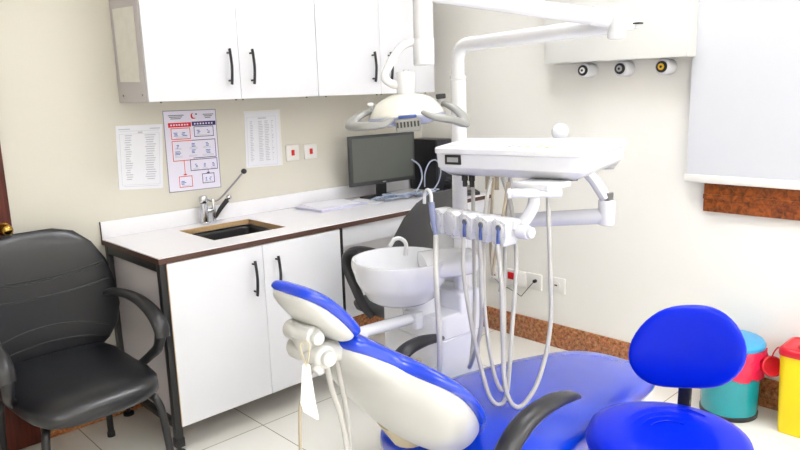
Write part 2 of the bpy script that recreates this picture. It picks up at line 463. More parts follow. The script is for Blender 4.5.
box(b, (hx0, hy0+e, -TH), (hx0+e, hy1-e, -.0006)); box(b, (hx1-e, hy0+e, -TH), (hx1, hy1-e, -.0006))
box(b, (hx0, hy0, -TH), (hx1, hy0+e, -.0006)); box(b, (hx0, hy1-e, -TH), (hx1, hy1, -.0006))
box(b, (hx0+e, hy1-e-.006, -TH), (hx1-e, hy1-e, -.002)); 
obj('cutout_edge', b, M_raw, t, label='raw board edge of the sink cutout')

# sink basin
t = thing('sink_basin', 'black sink basin set in the worktop', 'sink', ((hx0+hx1)/2, (hy0+hy1)/2, H-TH-.002))
w, d = (hx1-hx0)/2-.006, (hy1-hy0)/2-.008
poly = round_poly([(-w, -d), (w, -d), (w, d), (-w, d)], .04, 5)
b = new(); L = []
for ins, z in ((0, -.0), (.004, -.02), (.02, -.13), (.05, -.145)):
    L.append([V((x, y, z)) for x, y in inset_poly(poly, ins)])
rings(b, L, cap0=False, cap1=True)
o = obj('bowl', b, M_sink, t); md = o.modifiers.new('th', 'SOLIDIFY'); md.thickness = .002; md.offset = 1
b = new(); cyl(b, (0, 0, -.1445), (0, 0, -.140), .03, 24, bev=.002); obj('drain', b, M_steel, t)

# faucet
t = thing('faucet', 'chrome mixer tap with long thin spout behind the sink', 'faucet', (.485, -.065, H+.0005))
b = new(); cyl(b, (0, 0, 0), (0, 0, .012), .026, 24, bev=.003); cyl(b, (0, 0, .012), (0, 0, .105), .019, 24); cyl(b, (0, 0, .105), (0, 0, .14), .021, 24, bev=.006)
cyl(b, (.0, 0, .06), (.05, -.004, .065), .012, 16, bev=.002); cyl(b, (.05, -.004, .0), (.05, -.004, .12), .009, 16, bev=.002)
obj('tap_body', b, M_chr, t)
b = new(); tube(b, [(.055, -.005, .025), (.085, -.008, .065), (.125, -.010, .105)], [.008, .011, .012], 12, 4); obj('lever', b, M_blk, t, label='black lever grip')
b = new(); sphere(b, (.135, -.011, .117), .014); obj('lever_end', b, M_chr, t)
b = new(); tube(b, [(.01, 0, .125), (.05, -.003, .108), (.09, -.006, .118), (.15, -.006, .165), (.23, -.004, .232)], .0048, 10, 6); obj('spout', b, M_steel, t)
b = new(); sphere(b, (.236, -.004, .238), .014, (1.1, 1, 1)); obj('spout_tip', b, M_blk, t, label='black spout tip')

# steel frame
t = thing('counter_frame', 'black square tube frame carrying the white worktop', 'frame', (0, 0, 0))
ZT = H-TH-.003
def leg(x0, y0, name='leg', w=.032):
    b = new(); box(b, (x0, y0, .035), (x0+w, y0+w, ZT), .002)
    l = obj(name, b, M_blk, t)
    b = new(); cyl(b, (x0+w/2, y0+w/2, .0), (x0+w/2, y0+w/2, .012), .024, 16); cyl(b, (x0+w/2, y0+w/2, .012), (x0+w/2, y0+w/2, .04), .009, 12)
    box(b, (x0-.003, y0-.003, .035), (x0+w+.003, y0+w+.003, .075), .002)
    obj('foot', b, M_blk, l)
leg(.004, -.585); leg(.004, -.06); leg(.918, -.585, w=.014); leg(2.03, -.06)
b = new(); box(b, (.004, -.553, ZT-.035), (.034, -.062, ZT), .002); obj('side_rail', b, M_blk, t)
b = new(); box(b, (.004, -.553, .12), (.034, -.062, .15), .002); obj('side_rail', b, M_blk, t)
b = new(); box(b, (.036, -.060, ZT-.03), (2.03, -.035, ZT), .002); obj('rear_rail', b, M_blk, t)

# base cabinet
t = thing('base_cabinet', 'white two-door base cabinet below the sink', 'cabinet', (.475, -.3, .12))
b = new()
wl, wr, yf, yb = -.437, .437, -.268, .235
box(b, (wl, yf, 0), (wl+.018, yb, .695)); box(b, (wr-.018, yf, 0), (wr, yb, .695)); box(b, (wl+.018, yf, 0), (wr-.018, yb, .018))
box(b, (wl+.018, yb-.008, .018), (wr-.018, yb, .695)); 
obj('cabinet_body', b, M_lilac, t, label='lilac cabinet carcass')
for s in (-1, 1):
    b = new(); xa, xb = (wl-.004, -.0012) if s < 0 else (.0012, wr)
    box(b, (xa, yf-.020, .002), (xb, yf-.002, .70), .0012)
    dd = obj('door', b, M_lam, t)
    hx = -.055 if s < 0 else .065
    bow_handle((hx, yf-.020, .494), (hx, yf-.020, .634), (0, -1, 0), 'handle', dd)
    if s < 0:
        b = new(); box(b, (xa-.0025, yf-.0195, .003), (xa-.0003, yf-.0025, .699)); obj('edge_strip', b, M_raw, dd, label='raw beige edge strip')
b = new(); box(b, (wl-.012, yf+.012, .03), (wl-.0005, yb+.03, .68)); obj('side_panel', b, M_lilac, t, label='lilac side panel')

# apron of the desk section
b = bx((.936, -.575, .726), (2.026, -.556, ZT-.001), .0012)
o = obj('desk_apron', b, M_lam); tag(o, 'white apron panel below the worktop over the desk space', 'panel')
b = bx((.934, -.075, .14), (2.028, -.064, .70), .001)
o = obj('desk_back_panel', b, M_lam); tag(o, 'pale modesty panel at the back of the desk space', 'panel')

# ------------------------------------------------------------------ paper notices on wall
def sheet(name, lab, q, m, lines, cat='notice', inkm=M_ink, header=True):
    """q: four wall corners TL TR BR BL as (x,z)"""
    t = thing(name, lab, cat, (q[3][0], -.002, q[3][1]))
    o0 = V((q[3][0], 0, q[3][1]))
    def P(u, v, y=0.0):   # u right, v down
        a = V((q[0][0], 0, q[0][1]))*(1-u)+V((q[1][0], 0, q[1][1]))*u
        c = V((q[3][0], 0, q[3][1]))*(1-u)+V((q[2][0], 0, q[2][1]))*u
        r = a*(1-v)+c*v - o0; r.y = y; return r
    def quad(b, u0, v0, u1, v1, y):
        pts = [P(u0, v0, y), P(u1, v0, y), P(u1, v1, y), P(u0, v1, y)]
        b.faces.new([b.verts.new(p) for p in pts])
    def frame(b, u0, v0, u1, v1, y, th=.008, r=.6, sides='LRTB'):
        if 'T' in sides: quad(b, u0, v0, u1, v0+th*r, y)
        if 'B' in sides: quad(b, u0, v1-th*r, u1, v1, y)
        if 'L' in sides: quad(b, u0, v0, u0+th, v1, y)
        if 'R' in sides: quad(b, u1-th, v0, u1, v1, y)
    b = new()
    for yy in (-.001, .0012):
        pass
    va = [b.verts.new(P(u, v, -.0008)) for u, v in ((0, 0), (1, 0), (1, 1), (0, 1))]
    vb = [b.verts.new(P(u, v, .0012)) for u, v in ((0, 0), (1, 0), (1, 1), (0, 1))]
    b.faces.new(va); b.faces.new(vb[::-1])
    for i in range(4):
        j = (i+1) % 4; b.faces.new((va[i], va[j], vb[j], vb[i]))
    obj('sheet', b, m, t, smooth=False)
    return t, quad, frame, P
# left faint notice
t, quad, frame, P = sheet('wall_notice', 'faded white printed notice left of the coloured poster', [(.120, 1.350), (.342, 1.347), (.316, 1.045), (.107, 1.061)], M_paper, 0)
b = new()
quad(b, .06, .05, .30, .065, -.0012); quad(b, .72, .05, .95, .065, -.0012)
quad(b, .08, .085, .92, .09, -.0012); quad(b, .46, .10, .56, .125, -.0012)
for k in range(20):
    v = .15+k*.036
    for (u0, u1) in ((.16, .34), (.60, .86)):
        a = u0+random.uniform(0, .04); quad(b, a, v, u1-random.uniform(0, .08), v+.014, -.0012)
frame(b, .07, .13, .93, .93, -.0011, .006); quad(b, .10, .95, .9, .955, -.0012)
obj('print', b, M_ink, t, smooth=False, label='pale grey printed lines')
# right notice
t, quad, frame, P = sheet('wall_notice', 'white printed list hung between the poster and red switches', [(.788, 1.379), (.997, 1.380), (.994, 1.090), (.776, 1.096)], M_paper, 0)
b = new(); frame(b, .06, .08, .9, .97, -.0011, .006); quad(b, .38, .10, .62, .12, -.0012)
for k in range(24):
    v = .16+k*.031
    for (u0, u1) in ((.14, .24), (.38, .52), (.56, .70), (.76, .82)):
        quad(b, u0, v, u1-random.uniform(0, .05), v+.012, -.0012)
obj('print', b, M_ink, t, smooth=False, label='pale grey printed table')
b = new(); quad(b, .92, -.02, 1.05, 1.0, .0004); quad(b, -.02, -.03, 1.05, .01, .0004); obj('plastic_sleeve', b, M_plate, t, smooth=False)
# poster
t, quad, frame, P = sheet('wall_poster', 'coloured instruction poster with red and navy header bars', [(.348, 1.408), (.625, 1.406), (.623, 1.013), (.344, 1.017)], M_paperl, 0, 'poster')
yy = -.0012
b = new(); frame(b, 0, 0, 1, 1, yy, .012, .7)
for u0, u1 in ((.09, .38), (.74, .95)):
    for k in range(3): quad(b, u0+.02*k, .055+k*.02, u1-.03*k, .066+k*.02, yy)
items = [(b, M_inkd)]
b = new(); quad(b, .08, .150, .505, .205, yy)
frame(b, .12, .215, .48, .355, yy, .012, .7); frame(b, .12, .37, .50, .62, yy, .012, .7, 'LTB')
quad(b, .315, .62, .327, .80, yy); quad(b, .29, .785, .35, .80, yy)
frame(b, .20, .81, .45, .95, yy, .012, .7)
# crescent
def disc_pts(cu, cv, r, a0, a1, n): return [(cu+r*math.cos(a0+(a1-a0)*k/n), cv+r*.72*math.sin(a0+(a1-a0)*k/n)) for k in range(n+1)]
A = disc_pts(.56, .075, .052, math.radians(40), math.radians(250), 16); B = disc_pts(.58, .068, .043, math.radians(250), math.radians(45), 16)
for k in range(16):
    b.faces.new([b.verts.new(P(u, v, yy)) for u, v in (A[k], A[k+1], B[15-k], B[16-k])])
items.append((b, M_red))
b = new(); quad(b, .52, .145, .98, .198, yy)
frame(b, .55, .205, .93, .335, yy, .012, .7); frame(b, .50, .37, .95, .60, yy, .012, .7, 'RTB'); frame(b, .43, .61, .96, .755, yy, .012, .7)
quad(b, .76, .755, .77, .80, yy); quad(b, .735, .785, .795, .797, yy); frame(b, .64, .80, .88, .925, yy, .012, .7)
quad(b, .60, .045, .63, .062, yy)
items.append((b, M_navy))
b = new()
for (u, v, w_) in ((.20, .27, .08), (.36, .27, .1), (.63, .25, .06), (.82, .25, .05), (.22, .42, .05), (.52, .41, .08), (.78, .41, .06), (.52, .49, .1), (.8, .50, .1), (.22, .50, .12), (.54, .67, .05), (.70, .67, .05), (.87, .67, .05), (.27, .87, .1), (.72, .85, .04), (.79, .85, .04)):
    for k in range(3):
        a = u-w_/2+random.uniform(0, .02); quad(b, a, v+k*.017, a+w_*random.uniform(.5, 1), v+k*.017+.009, yy)
items.append((b, M_bluep))
b = new()
for (u0, u1, v) in ((.16, .30, .555), (.42, .58, .555), (.68, .9, .555), (.2, .42, .32), (.6, .88, .31), (.48, .6, .725), (.66, .76, .725), (.82, .92, .725), (.24, .4, .925), (.68, .84, .90), (.17, .29, .46), (.44, .6, .46), (.7, .86, .46)):
    for k in range(2): quad(b, u0, v+k*.014, u1, v+k*.014+.006, yy)
items.append((b, M_ink))
b = new()
for k in range(7): quad(b, .12+k*.05, .168, .15+k*.05, .186, yy-.0004); quad(b, .56+k*.055, .163, .59+k*.055, .181, yy-.0004)
items.append((b, M_paperl))

obj_multi('printed_design', items, t, label='red and navy bars, crescent, boxes and pictograms')

# switch plates on back wall
def plate_back(x0, x1, z0, z1, lab):
    t = thing('switch_plate', lab, 'switch', ((x0+x1)/2, -.001, (z0+z1)/2), 0, 'red switches above the worktop')
    w, h = (x1-x0)/2, (z1-z0)/2
    b = new(); box(b, (-w, -.009, -h), (w, 0, h), .004); obj('plate', b, M_plate, t)
    b = new(); box(b, (-.009, -.014, -.015), (.010, -.0085, .016), .002); obj('rocker', b, M_switch, t, label='red rocker')
plate_back(1.026, 1.112, 1.108, 1.194, 'white switch plate with red rocker, the one nearer the wall notices')
plate_back(1.148, 1.236, 1.107, 1.191, 'white switch plate with red rocker, the one nearer the monitor')

# sockets on right wall
def plate_right(ya, yb_, z0, z1, lab, kind):
    t = thing('wall_socket', lab, 'socket', (XR-.001, (ya+yb_)/2, (z0+z1)/2), 0, 'socket plates low on the right wall')
    w, h = abs(yb_-ya)/2, (z1-z0)/2
    b = new(); box(b, (-.010, -w, -h), (0, w, h), .004); obj('plate', b, M_plate, t)
    if kind == 'red':
        b = new(); box(b, (-.014, -.008, -.012), (-.0095, w-.008, .032), .002); obj('rocker', b, M_switch, t, label='red rocker')
    elif kind == 'plug':
        b = new(); cyl(b, (-.0095, -.012, .008), (-.03, -.012, .008), .010, 16, bev=.002); obj('plug', b, M_blk, t, label='small black plug')
    else:
        b = new(); cyl(b, (-.0095, 0, 0), (-.0125, 0, 0), .026, 24); obj('outlet_ring', b, M_plate, t)
        b = new(); box(b, (-.0135, -.009, -.004), (-.0125, .009, .004)); obj('outlet_slot', b, M_blk, t)
plate_right(-.640, -.568, .298, .405, 'white wall socket furthest into the corner behind the hoses', 'plain')
plate_right(-.838, -.697, .308, .407, 'wall socket plate with a red rocker low on the right wall', 'red')
plate_right(-.945, -.842, .312, .407, 'wall socket plate with a small black plug in it', 'plug')
plate_right(-1.10, -.985, .322, .412, 'white wall socket nearest the window, with nothing plugged in', 'plain')
b = new()
tube(b, [(XR-.032, -.905, .365), (XR-.02, -.87, .33), (XR-.012, -.82, .275), (XR-.010, -.80, .255), (XR-.012, -.77, .268), (XR-.012, -.70, .290)], .0022, 6, 8)
tube(b, [(XR-.012, -.70, .290), (XR-.012, -.66, .275), (XR-.02, -.645, .255), (XR-.012, -.64, .30), (XR-.012, -.61, .325), (XR-.010, -.58, .33)], .0022, 6, 8)
o = obj('thin_cable', b, M_blk); tag(o, 'thin black wire looping between the low wall sockets', 'cable')

# right wall box and outlets
t = thing('wall_box', 'white wall-mounted box high on the right wall above the three round outlets', 'wall box', (2.02, -1.41, 1.578))
b = new(); box(b, (-.069, -.374, 0), (.069, .374, .62), .004); obj('casing', b, M_plastw, t)
b = new(); box(b, (-.072, -.368, .004), (-.0692, .368, .616), .001); obj('front_panel', b, M_plastw, t)
for i, (y, lab, mm) in enumerate(((-1.234, 'round wall outlet with white centre, furthest from the blind', M_plate), (-1.436, 'round wall outlet with grey centre, the middle of three', M_sil), (-1.645, 'round wall outlet with yellow centre beside the blind', M_yring))):
    t = thing('gas_outlet', lab, 'outlet', (XR-.001, y, 1.540), 0, 'round outlets under the wall box')
    b = new(); cyl(b, (0, 0, 0), (-.085, 0, 0), .036, 32, bev=.006); obj('outlet_body', b, M_plast, t)
    b = new(); cyl(b, (-.0845, 0, 0), (-.094, 0, 0), .0265, 32, bev=.003); obj('black_ring', b, M_blk, t, label='black ring')
    b = new(); cyl(b, (-.0935, 0, 0), (-.097, 0, 0), .015, 24, bev=.001); obj('centre_disc', b, mm, t)
    b = new(); cyl(b, (-.0965, 0, 0), (-.099, 0, 0), .006, 16); obj('socket_hole', b, M_blk, t)

# ------------------------------------------------------------------ things on the worktop
# papers
t0 = None
def flat_sheet(name, lab, cx, cy, z, w, d, rz, m, h=.002, group=None):
    b = new(); box(b, (-w/2, -d/2, 0), (w/2, d/2, h))
    o = obj(name, b, m, smooth=False); o.location = (cx, cy, z); o.rotation_euler = (0, 0, rz); tag(o, lab, 'paper', group)
    return o
G = 'papers on the worktop'
flat_sheet('paper_folder', 'pale folder at the bottom of the worktop papers', 1.20, -.165, H+.001, .33, .225, .05, M_paperl2, .009, G)
flat_sheet('paper_sheet', 'white sheet lying slantwise on top of the worktop papers', 1.19, -.16, H+.0155, .27, .20, -.18, M_paper, .003, G)
flat_sheet('paper_booklet', 'white booklet in the middle of the worktop papers', 1.175, -.165, H+.0108, .29, .21, .10, M_paperl, .0035, G)
flat_sheet('paper_sheet', 'single white sheet lying right of the worktop paper pile', 1.43, -.20, H+.001, .15, .20, .35, M_paper, .002, G)

# monitor
t = thing('monitor', 'black flat monitor standing on the worktop', 'monitor', (1.585, -.17, H+.0005), -.06)
w = .243
b = new(); box(b, (-w, -.012, .087), (w, .010, .373), .004); box(b, (-.16, .008, .14), (.16, .035, .33), .012); obj('screen_housing', b, M_bezel, t)
b = new(); box(b, (-w+.019, -.0135, .110), (w-.017, -.0118, .357)); obj('screen', b, M_screen, t, label='dark grey switched-off screen')
b = new(); box(b, (-.012, -.0135, .094), (.012, -.0119, .100)); obj('badge', b, M_sil, t)
b = new(); box(b, (-.035, .012, .006), (.035, .032, .16), .003); box(b, (-.11, -.07, 0), (.11, .09, .010), .004); obj('stand', b, M_blk, t)
# PC tower
t = thing('computer_tower', 'black computer tower standing behind the monitor', 'computer', (2.0, -.235, H+.0005), 0)
# local: front face on -y side; a wide side on -x
b = new(); box(b, (-.068, -.035, .004), (.072, .19, .318), .004); obj('case', b, M_pc, t)
b = new(); box(b, (-.068, -.05, .004), (.072, -.0355, .316), .005); obj('front_panel', b, M_pcf, t, label='dark grey front panel')
b = new(); cyl(b, (-.03, -.0505, .19), (-.03, -.054, .19), .011, 20, bev=.001); obj('power_button', b, M_sil, t)
for sx in (-.05, .055):
    for sy in (-.02, .17):
        b = new(); cyl(b, (sx, sy, 0), (sx, sy, .0045), .012, 12); obj('foot', b, M_blk, t)
b = new()
tube(b, [(1.79, -.205, H+.21), (1.825, -.235, H+.17), (1.82, -.26, H+.10), (1.76, -.28, H+.04), (1.70, -.285, H+.016), (1.62, -.30, H+.012)], .005, 8, 8)
o = obj('monitor_cable', b, M_jack); tag(o, 'pale grey cable looping behind the monitor edge', 'cable', 'cables by the monitor')
b = new()
tube(b, [(1.80, -.30, H+.05), (1.795, -.31, H+.13), (1.83, -.318, H+.195), (1.885, -.322, H+.20), (1.92, -.322, H+.14), (1.90, -.32, H+.07), (1.84, -.32, H+.02), (1.76, -.335, H+.008)], .004, 8, 8)
o = obj('monitor_cable', b, M_jack); tag(o, 'pale cable standing in a round loop against the computer tower', 'cable', 'cables by the monitor')
b = new()
for k in range(11):
    cx, cy = 1.46+.035*k, -.27-.008*k
    pts = [(cx+random.uniform(-.07, .07), cy+random.uniform(-.045, .045), H+.008+random.uniform(0, .028)) for _ in range(8)]
    tube(b, pts, random.choice((.003, .0045)), 6, 6)
o = obj('cable_bundle', b, M_jack); tag(o, 'tangle of pale cables lying in front of the monitor stand', 'cable')
# telephone
t = thing('telephone', 'black desk telephone at the right end of the worktop', 'telephone', (1.955, -.455, H+.001), -.35)
b = new(); prism(b, [(-.09, 0), (.09, 0), (.09, .05), (-.09, .018)], -.075, .075, Matrix(((0, 0, 1, 0), (1, 0, 0, 0), (0, 1, 0, 0), (0, 0, 0, 1)))); obj('phone_base', b, M_pc, t)
b = new(); tube(b, [(-.045, -.085, .045), (-.045, -.05, .055), (-.045, .03, .075), (-.045, .085, .075)], [.022, .015, .015, .022], 12, 6, flat=(1.2, .8)); obj('handset', b, M_pcf, t)
b = new()
for r in range(4):
    for c in range(3): box(b, (.0+c*.02, -.055+r*.022, .028+r*.0075), (.014+c*.02, -.04+r*.022, .036+r*.0075), .001, 1)
obj('keypad', b, M_grey, t)

# ------------------------------------------------------------------ black armchair (left)
def armchair(loc, rz):
    t = thing('armchair', 'black leather armchair with tube legs beside the worktop end', 'chair', loc, rz)
    b = new(); secs = []
    X, Zv, Yv = V((1, 0, 0)), V((0, 0, 1)), V((0, 1, 0))
    prof = [(.27, .13, .02), (.262, .20, .035), (.24, .235, .042), (.15, .245, .046), (.0, .246, .048), (-.13, .244, .048), (-.21, .234, .046), (-.265, .21, .042), (-.30, .165, .030), (-.308, .10, .016)]
    for y, hw, ht in prof:
        zz = .405 + (.012 if y > .1 else 0) - (.022*max(0, (-y-.18)/.15) if y < -.18 else 0)
        secs.append((V((0, y, zz)), X, Zv, hw, ht, 3.2))
    loft(b, secs, 40); seat = obj('seat', b, M_leather, t, 60)
    # back
    b = new(); secs = []
    for s, hw, ht in [(0, .17, .012), (.012, .205, .026), (.05, .25, .036), (.11, .292, .042), (.19, .310, .044), (.29, .306, .042), (.39, .280, .038), (.47, .236, .033), (.525, .175, .024), (.545, .10, .012)]:
        yv = .235 + .10*(s/.55) + .02*math.cos(s/.55*PI)
        c = V((0, yv, .41+s)); n = V((0, -1, .22)).normalized()
        secs.append((c, X, n, hw, ht, 2.7))
    # bend edges forward
    loft(b, secs, 40)
    for v in b.verts: v.co.y -= (v.co.x/.25)**2*.03
    back = obj('backrest', b, M_leather, t, 60)
    # seams
    b = new()
    def seam(s, hwid, sag):
        pts = []
        for k in range(13):
            u = -1+2*k/12; x = u*hwid; ss = s+sag*(u*u-0.5)
            yv = .235+.10*(ss/.55)+.02*math.cos(ss/.55*PI)
            hh = .0425*(1-abs(x/.300)**2.7)**(1/2.7) if abs(x) < .299 else 0
            n = V((0, -1, .22)).normalized()
            p = V((x, yv, .41+ss))+n*(hh+.0005); p.y -= (x/.25)**2*.03
            pts.append(p)
        tube(b, pts, .0036, 8, 4)
    seam(.365, .262, .03); seam(.29, .275, .03); seam(.355, .264, .03)
    seam(.13, .25, -.05); seam(.075, .235, -.03); obj('seam', b, M_leather, back)
    # arms
    for s in (-1, 1):
        b = new()
        tube(b, [(s*.255, .25, .655), (s*.272, .18, .668), (s*.280, .06, .672), (s*.282, -.04, .662), (s*.282, -.13, .632), (s*.282, -.182, .588), (s*.280, -.195, .545)],
             [.018, .020, .021, .022, .024, .025, .022], 14, 8, flat=(1.35, .75))
        a = obj('armrest', b, M_arm, t)
        b = new(); tube(b, [(s*.278, -.185, .565), (s*.274, -.160, .50), (s*.262, -.11, .455), (s*.235, -.07, .415)], [.022, .020, .017, .016], 12, 8, flat=(1.1, 1.0)); obj('arm_support', b, M_arm, a)
    # legs
    for s in (-1, 1):
        b = new(); tube(b, [(s*.16, -.16, .352), (s*.192, -.225, .345), (s*.208, -.255, .31), (s*.216, -.266, .24), (s*.230, -.285, .0)], .0145, 14, 8); obj('leg', b, M_blk, t)
        b = new(); tube(b, [(s*.195, .18, .365), (s*.205, .22, .30), (s*.215, .25, .012)], .0135, 14, 6); cyl(b, (s*.215, .25, 0), (s*.215, .25, .02), .017, 14); obj('leg', b, M_blk, t)
    b = new()
    for s in (-1, 1): tube(b, [(s*.16, -.2, .350), (s*.17, 0, .350), (s*.19, .2, .36)], .012, 10, 4)
    tube(b, [(-.17, 0, .350), (.17, 0, .350)], .012, 10, 4, smooth=False)
    obj('under_frame', b, M_blk, t)
armchair((-.322, -.455, 0), math.radians(3))

# ------------------------------------------------------------------ office chair at the desk
t = thing('office_chair', 'charcoal swivel office chair at the desk behind the spittoon', 'chair', (1.13, -.79, 0), math.radians(2))
X, Zv, Yv = V((1, 0, 0)), V((0, 0, 1)), V((0, 1, 0))
b = new(); secs = []
for s, hw, ht in [(0, .13, .010), (.02, .18, .018), (.10, .235, .022), (.22, .25, .024), (.33, .238, .022), (.42, .20, .02), (.48, .15, .018), (.52, .085, .010)]:
    secs.append((V((0, -.20-.07*(s/.5)+.02*math.sin(s/.5*PI), .50+s)), X, Yv, hw, ht, 2.6))
loft(b, secs, 36)
for v in b.verts: v.co.y += (v.co.x/.22)**2*.04
obj('backrest', b, M_mesh, t, 60)
b = new(); secs = []
for y, hw, ht in [(-.2, .12, .015), (-.19, .17, .03), (-.1, .195, .038), (.05, .2, .04), (.14, .19, .036), (.19, .16, .025), (.2, .10, .012)]:
    secs.append((V((0, y, .44)), X, Zv, hw, ht, 3))
loft(b, secs, 36); obj('seat', b, M_mesh, t, 60)
for s in (-1, 1):
    b = new()
    tube(b, [(s*.22, -.19, .70), (s*.25, -.15, .742), (s*.262, -.06, .756), (s*.262, .04, .748), (s*.262, .10, .715), (s*.260, .11, .65), (s*.256, .06, .56), (s*.24, .03, .48), (s*.21, 0, .425)], [.02, .024, .026, .026, .024, .020, .022, .020, .018], 12, 8, flat=(1.1, .8))
    obj('armrest', b, M_arm, t)
b = new(); cyl(b, (0, 0, .12), (0, 0, .41), .028, 20); cyl(b, (0, 0, .08), (0, 0, .14), .045, 20, bev=.005); box(b, (-.06, -.24, .395), (.06, .1, .412), .004); tube(b, [(0, -.2, .40), (0, -.265, .44), (0, -.262, .56)], .02, 10, 6)
obj('gas_column', b, M_blk, t)
b = new()
for k in range(5):
    a = 2*PI*k/5+.3; c, s = math.cos(a), math.sin(a)
    tube(b, [(c*.03, s*.03, .10), (c*.15, s*.15, .09), (c*.27, s*.27, .068)], [.026, .020, .014], 10, 4)
obj('star_base', b, M_blk, t)
for k in range(5):
    a = 2*PI*k/5+.3; c, s = math.cos(a), math.sin(a)
    b = new(); p = V((c*.27, s*.27, .027)); q = V((-s, c, 0))
    cyl(b, p-q*.02, p-q*.004, .026, 18, bev=.003); cyl(b, p+q*.004, p+q*.02, .026, 18, bev=.003); cyl(b, p-q*.021, p+q*.021, .006, 10); cyl(b, p+V((0, 0, .0)), p+V((0, 0, .045)), .006, 10)
    obj('caster', b, M_blk, t)

# ------------------------------------------------------------------ spittoon unit
UX, UY = .70, -1.42
t = thing('spittoon_unit', 'white spittoon unit with round bowl and mast behind the dental chair', 'dental unit', (UX, UY, 0))
def L(p): return (p[0]-UX, p[1]-UY, p[2])
poly = round_poly([(.572, -1.548), (.81, -1.556), (.825, -1.25), (.588, -1.22)], [.05, .03, .05, .05], 6)
poly = [(x-UX, y-UY) for x, y in poly]
b = new(); stack(b, poly, [(.012, .06), (.004, .066), (0, .08), (0, .575), (.004, .578), (0, .582), (.0, .655), (.006, .666), (.018, .67)]); box(b, (.69-UX, -1.552-UY, .60), (.812-UX, -1.27-UY, .735), .012, 3); obj('unit_body', b, M_plast, t)
b = new(); stack(b, poly, [(.02, .0), (.02, .0605)]); obj('plinth', b, M_grey, t)
# side tower
b = new(); poly2 = round_poly([(.80, -1.47), (.865, -1.47), (.875, -1.32), (.805, -1.32)], .02, 4); poly2 = [(x-UX, y-UY) for x, y in poly2]
stack(b, poly2, [(.005, .06), (0, .07), (0, .93), (.006, .945), (.02, .95)]); obj('tower', b, M_enam, t)
# mast
MX, MY = .757, -1.498
b = new(); cyl(b, L((MX, MY, .64)), L((MX, MY, .70)), .04, 28, bev=.006); cyl(b, L((MX, MY, .69)), L((MX, MY, 1.50)), .0275, 28)
obj('mast', b, M_enam, t)
# bowl
BX, BY = .540, -1.400
b = new()
prof = [(.06, .716), (.10, .720), (.123, .735), (.142, .770), (.150, .776), (.162, .80), (.172, .840), (.176, .870), (.173, .879), (.166, .879), (.160, .868), (.15, .83), (.12, .79), (.07, .77), (.02, .765)]
lathe(b, prof, 40, L((BX, BY, 0)))
obj('bowl', b, M_enam, t)
b = new()   # bowl bridge to the mast side
secs = []
d = V((.80, -.60, 0)).normalized(); la = V((.60, .80, 0)).normalized()
for s, hw, zt, ht in [(.08, .13, .845, .035), (.16, .115, .85, .04), (.22, .10, .852, .042), (.265, .075, .852, .04), (.285, .04, .852, .025)]:
    secs.append((V(L((BX, BY, zt)))+d*s, la, Zv, hw, ht, 3))
loft(b, secs, 28); obj('bowl_bridge', b, M_enam, t)
b = new(); cyl(b, L((.62, -1.42, .62)), L((.60, -1.42, .80)), .065, 28); obj('bowl_neck', b, M_enam, t)
b = new(); tube(b, [L((BX+.085, BY+.06, .86)), L((BX+.088, BY+.06, .905)), L((BX+.075, BY+.075, .925)), L((BX+.058, BY+.09, .922)), L((BX+.045, BY+.10, .90))], .008, 10, 8); obj('rinse_spout', b, M_enam, t)
# bracket towards chair
b = new(); a0 = V(L((.58, -1.44, .655))); a1 = V(L((.27, -1.45, .672)))
tube(b, [a0, a1], .02, 12, smooth=False, flat=(1.3, 1)); box(b, L((.22, -1.49, .645)), L((.30, -1.41, .69)), .008); box(b, L((.535, -1.48, .62)), L((.575, -1.41, .685)), .008)
obj('link_bar', b, M_plast, t)
b = new(); tube(b, [L((.56, -1.46, .50)), L((.54, -1.47, .35)), L((.55, -1.46, .02))], .012, 10, 6); tube(b, [L((.53, -1.42, .50)), L((.50, -1.42, .3)), L((.52, -1.41, .02))], .012, 10, 6); obj('drain_hose', b, M_tan, t)

# ------------------------------------------------------------------ lamp with arms
EZ = 1.618
t = thing('dental_lamp', 'white overhead dental lamp on jointed arms', 'dental lamp', (MX, MY, 1.5))
def LL(p): return (p[0]-MX, p[1]-MY, p[2]-1.5)
J = V((.628, -2.179, 1.625))     # joint right
K = V((.262, -1.812, 1.722))     # top of drop tube
b = new(); pts = [LL((MX, MY, 1.503)), LL((MX, MY, 1.58))]
dJ = (J-V((MX, MY, EZ))).normalized()
c0 = V((MX, MY, 1.56)); c1 = V((MX, MY, EZ)); c2 = c1+dJ*.06
arc = [c0*(1-f)**2+c1*2*f*(1-f)+c2*f*f for f in [k/8 for k in range(9)]]
tube(b, [LL((MX, MY, 1.503))]+[LL(p) for p in arc]+[LL(c1+dJ*.3), LL(J)], .0235, 20, smooth=False); cyl(b, LL((MX, MY, 1.502)), LL((MX, MY, 1.515)), .029, 24)
obj('lower_arm', b, M_enam, t)
b = new(); cyl(b, LL(J+V((0, 0, -.038))), LL(J+V((0, 0, .05))), .024, 20, bev=.006); q = (J-V((MX, MY, EZ))).normalized()
sidev = V((.72, -.69, 0))
cyl(b, LL(J), LL(J+sidev*.045), .017, 16, bev=.004); cyl(b, LL(J+sidev*.045), LL(J+sidev*.058), .013, 16, bev=.002)
jo = obj('arm_joint', b, M_enam, t)
b = new(); p = J+sidev*.05+V((-.45, -.5, 0)).normalized()*.0165; box(b, V(LL(p))-V((.010, .010, .002)), V(LL(p))+V((.010, .010, .002))); obj('slot', b, M_blk, jo)
b = new(); dK = (K-J).normalized()
tube(b, [LL(J+V((0, 0, .012))+dK*.02), LL(K)], [.023, .020], 20, smooth=False)
tube(b, [LL(J+V((0, 0, .012))+dK*.02), LL(J+V((0, 0, .012))+dK*.07)], .0255, 20, smooth=False)
obj('upper_arm', b, M_enam, t)
b = new(); KB = V((K.x-.006, K.y-.006, 1.535))
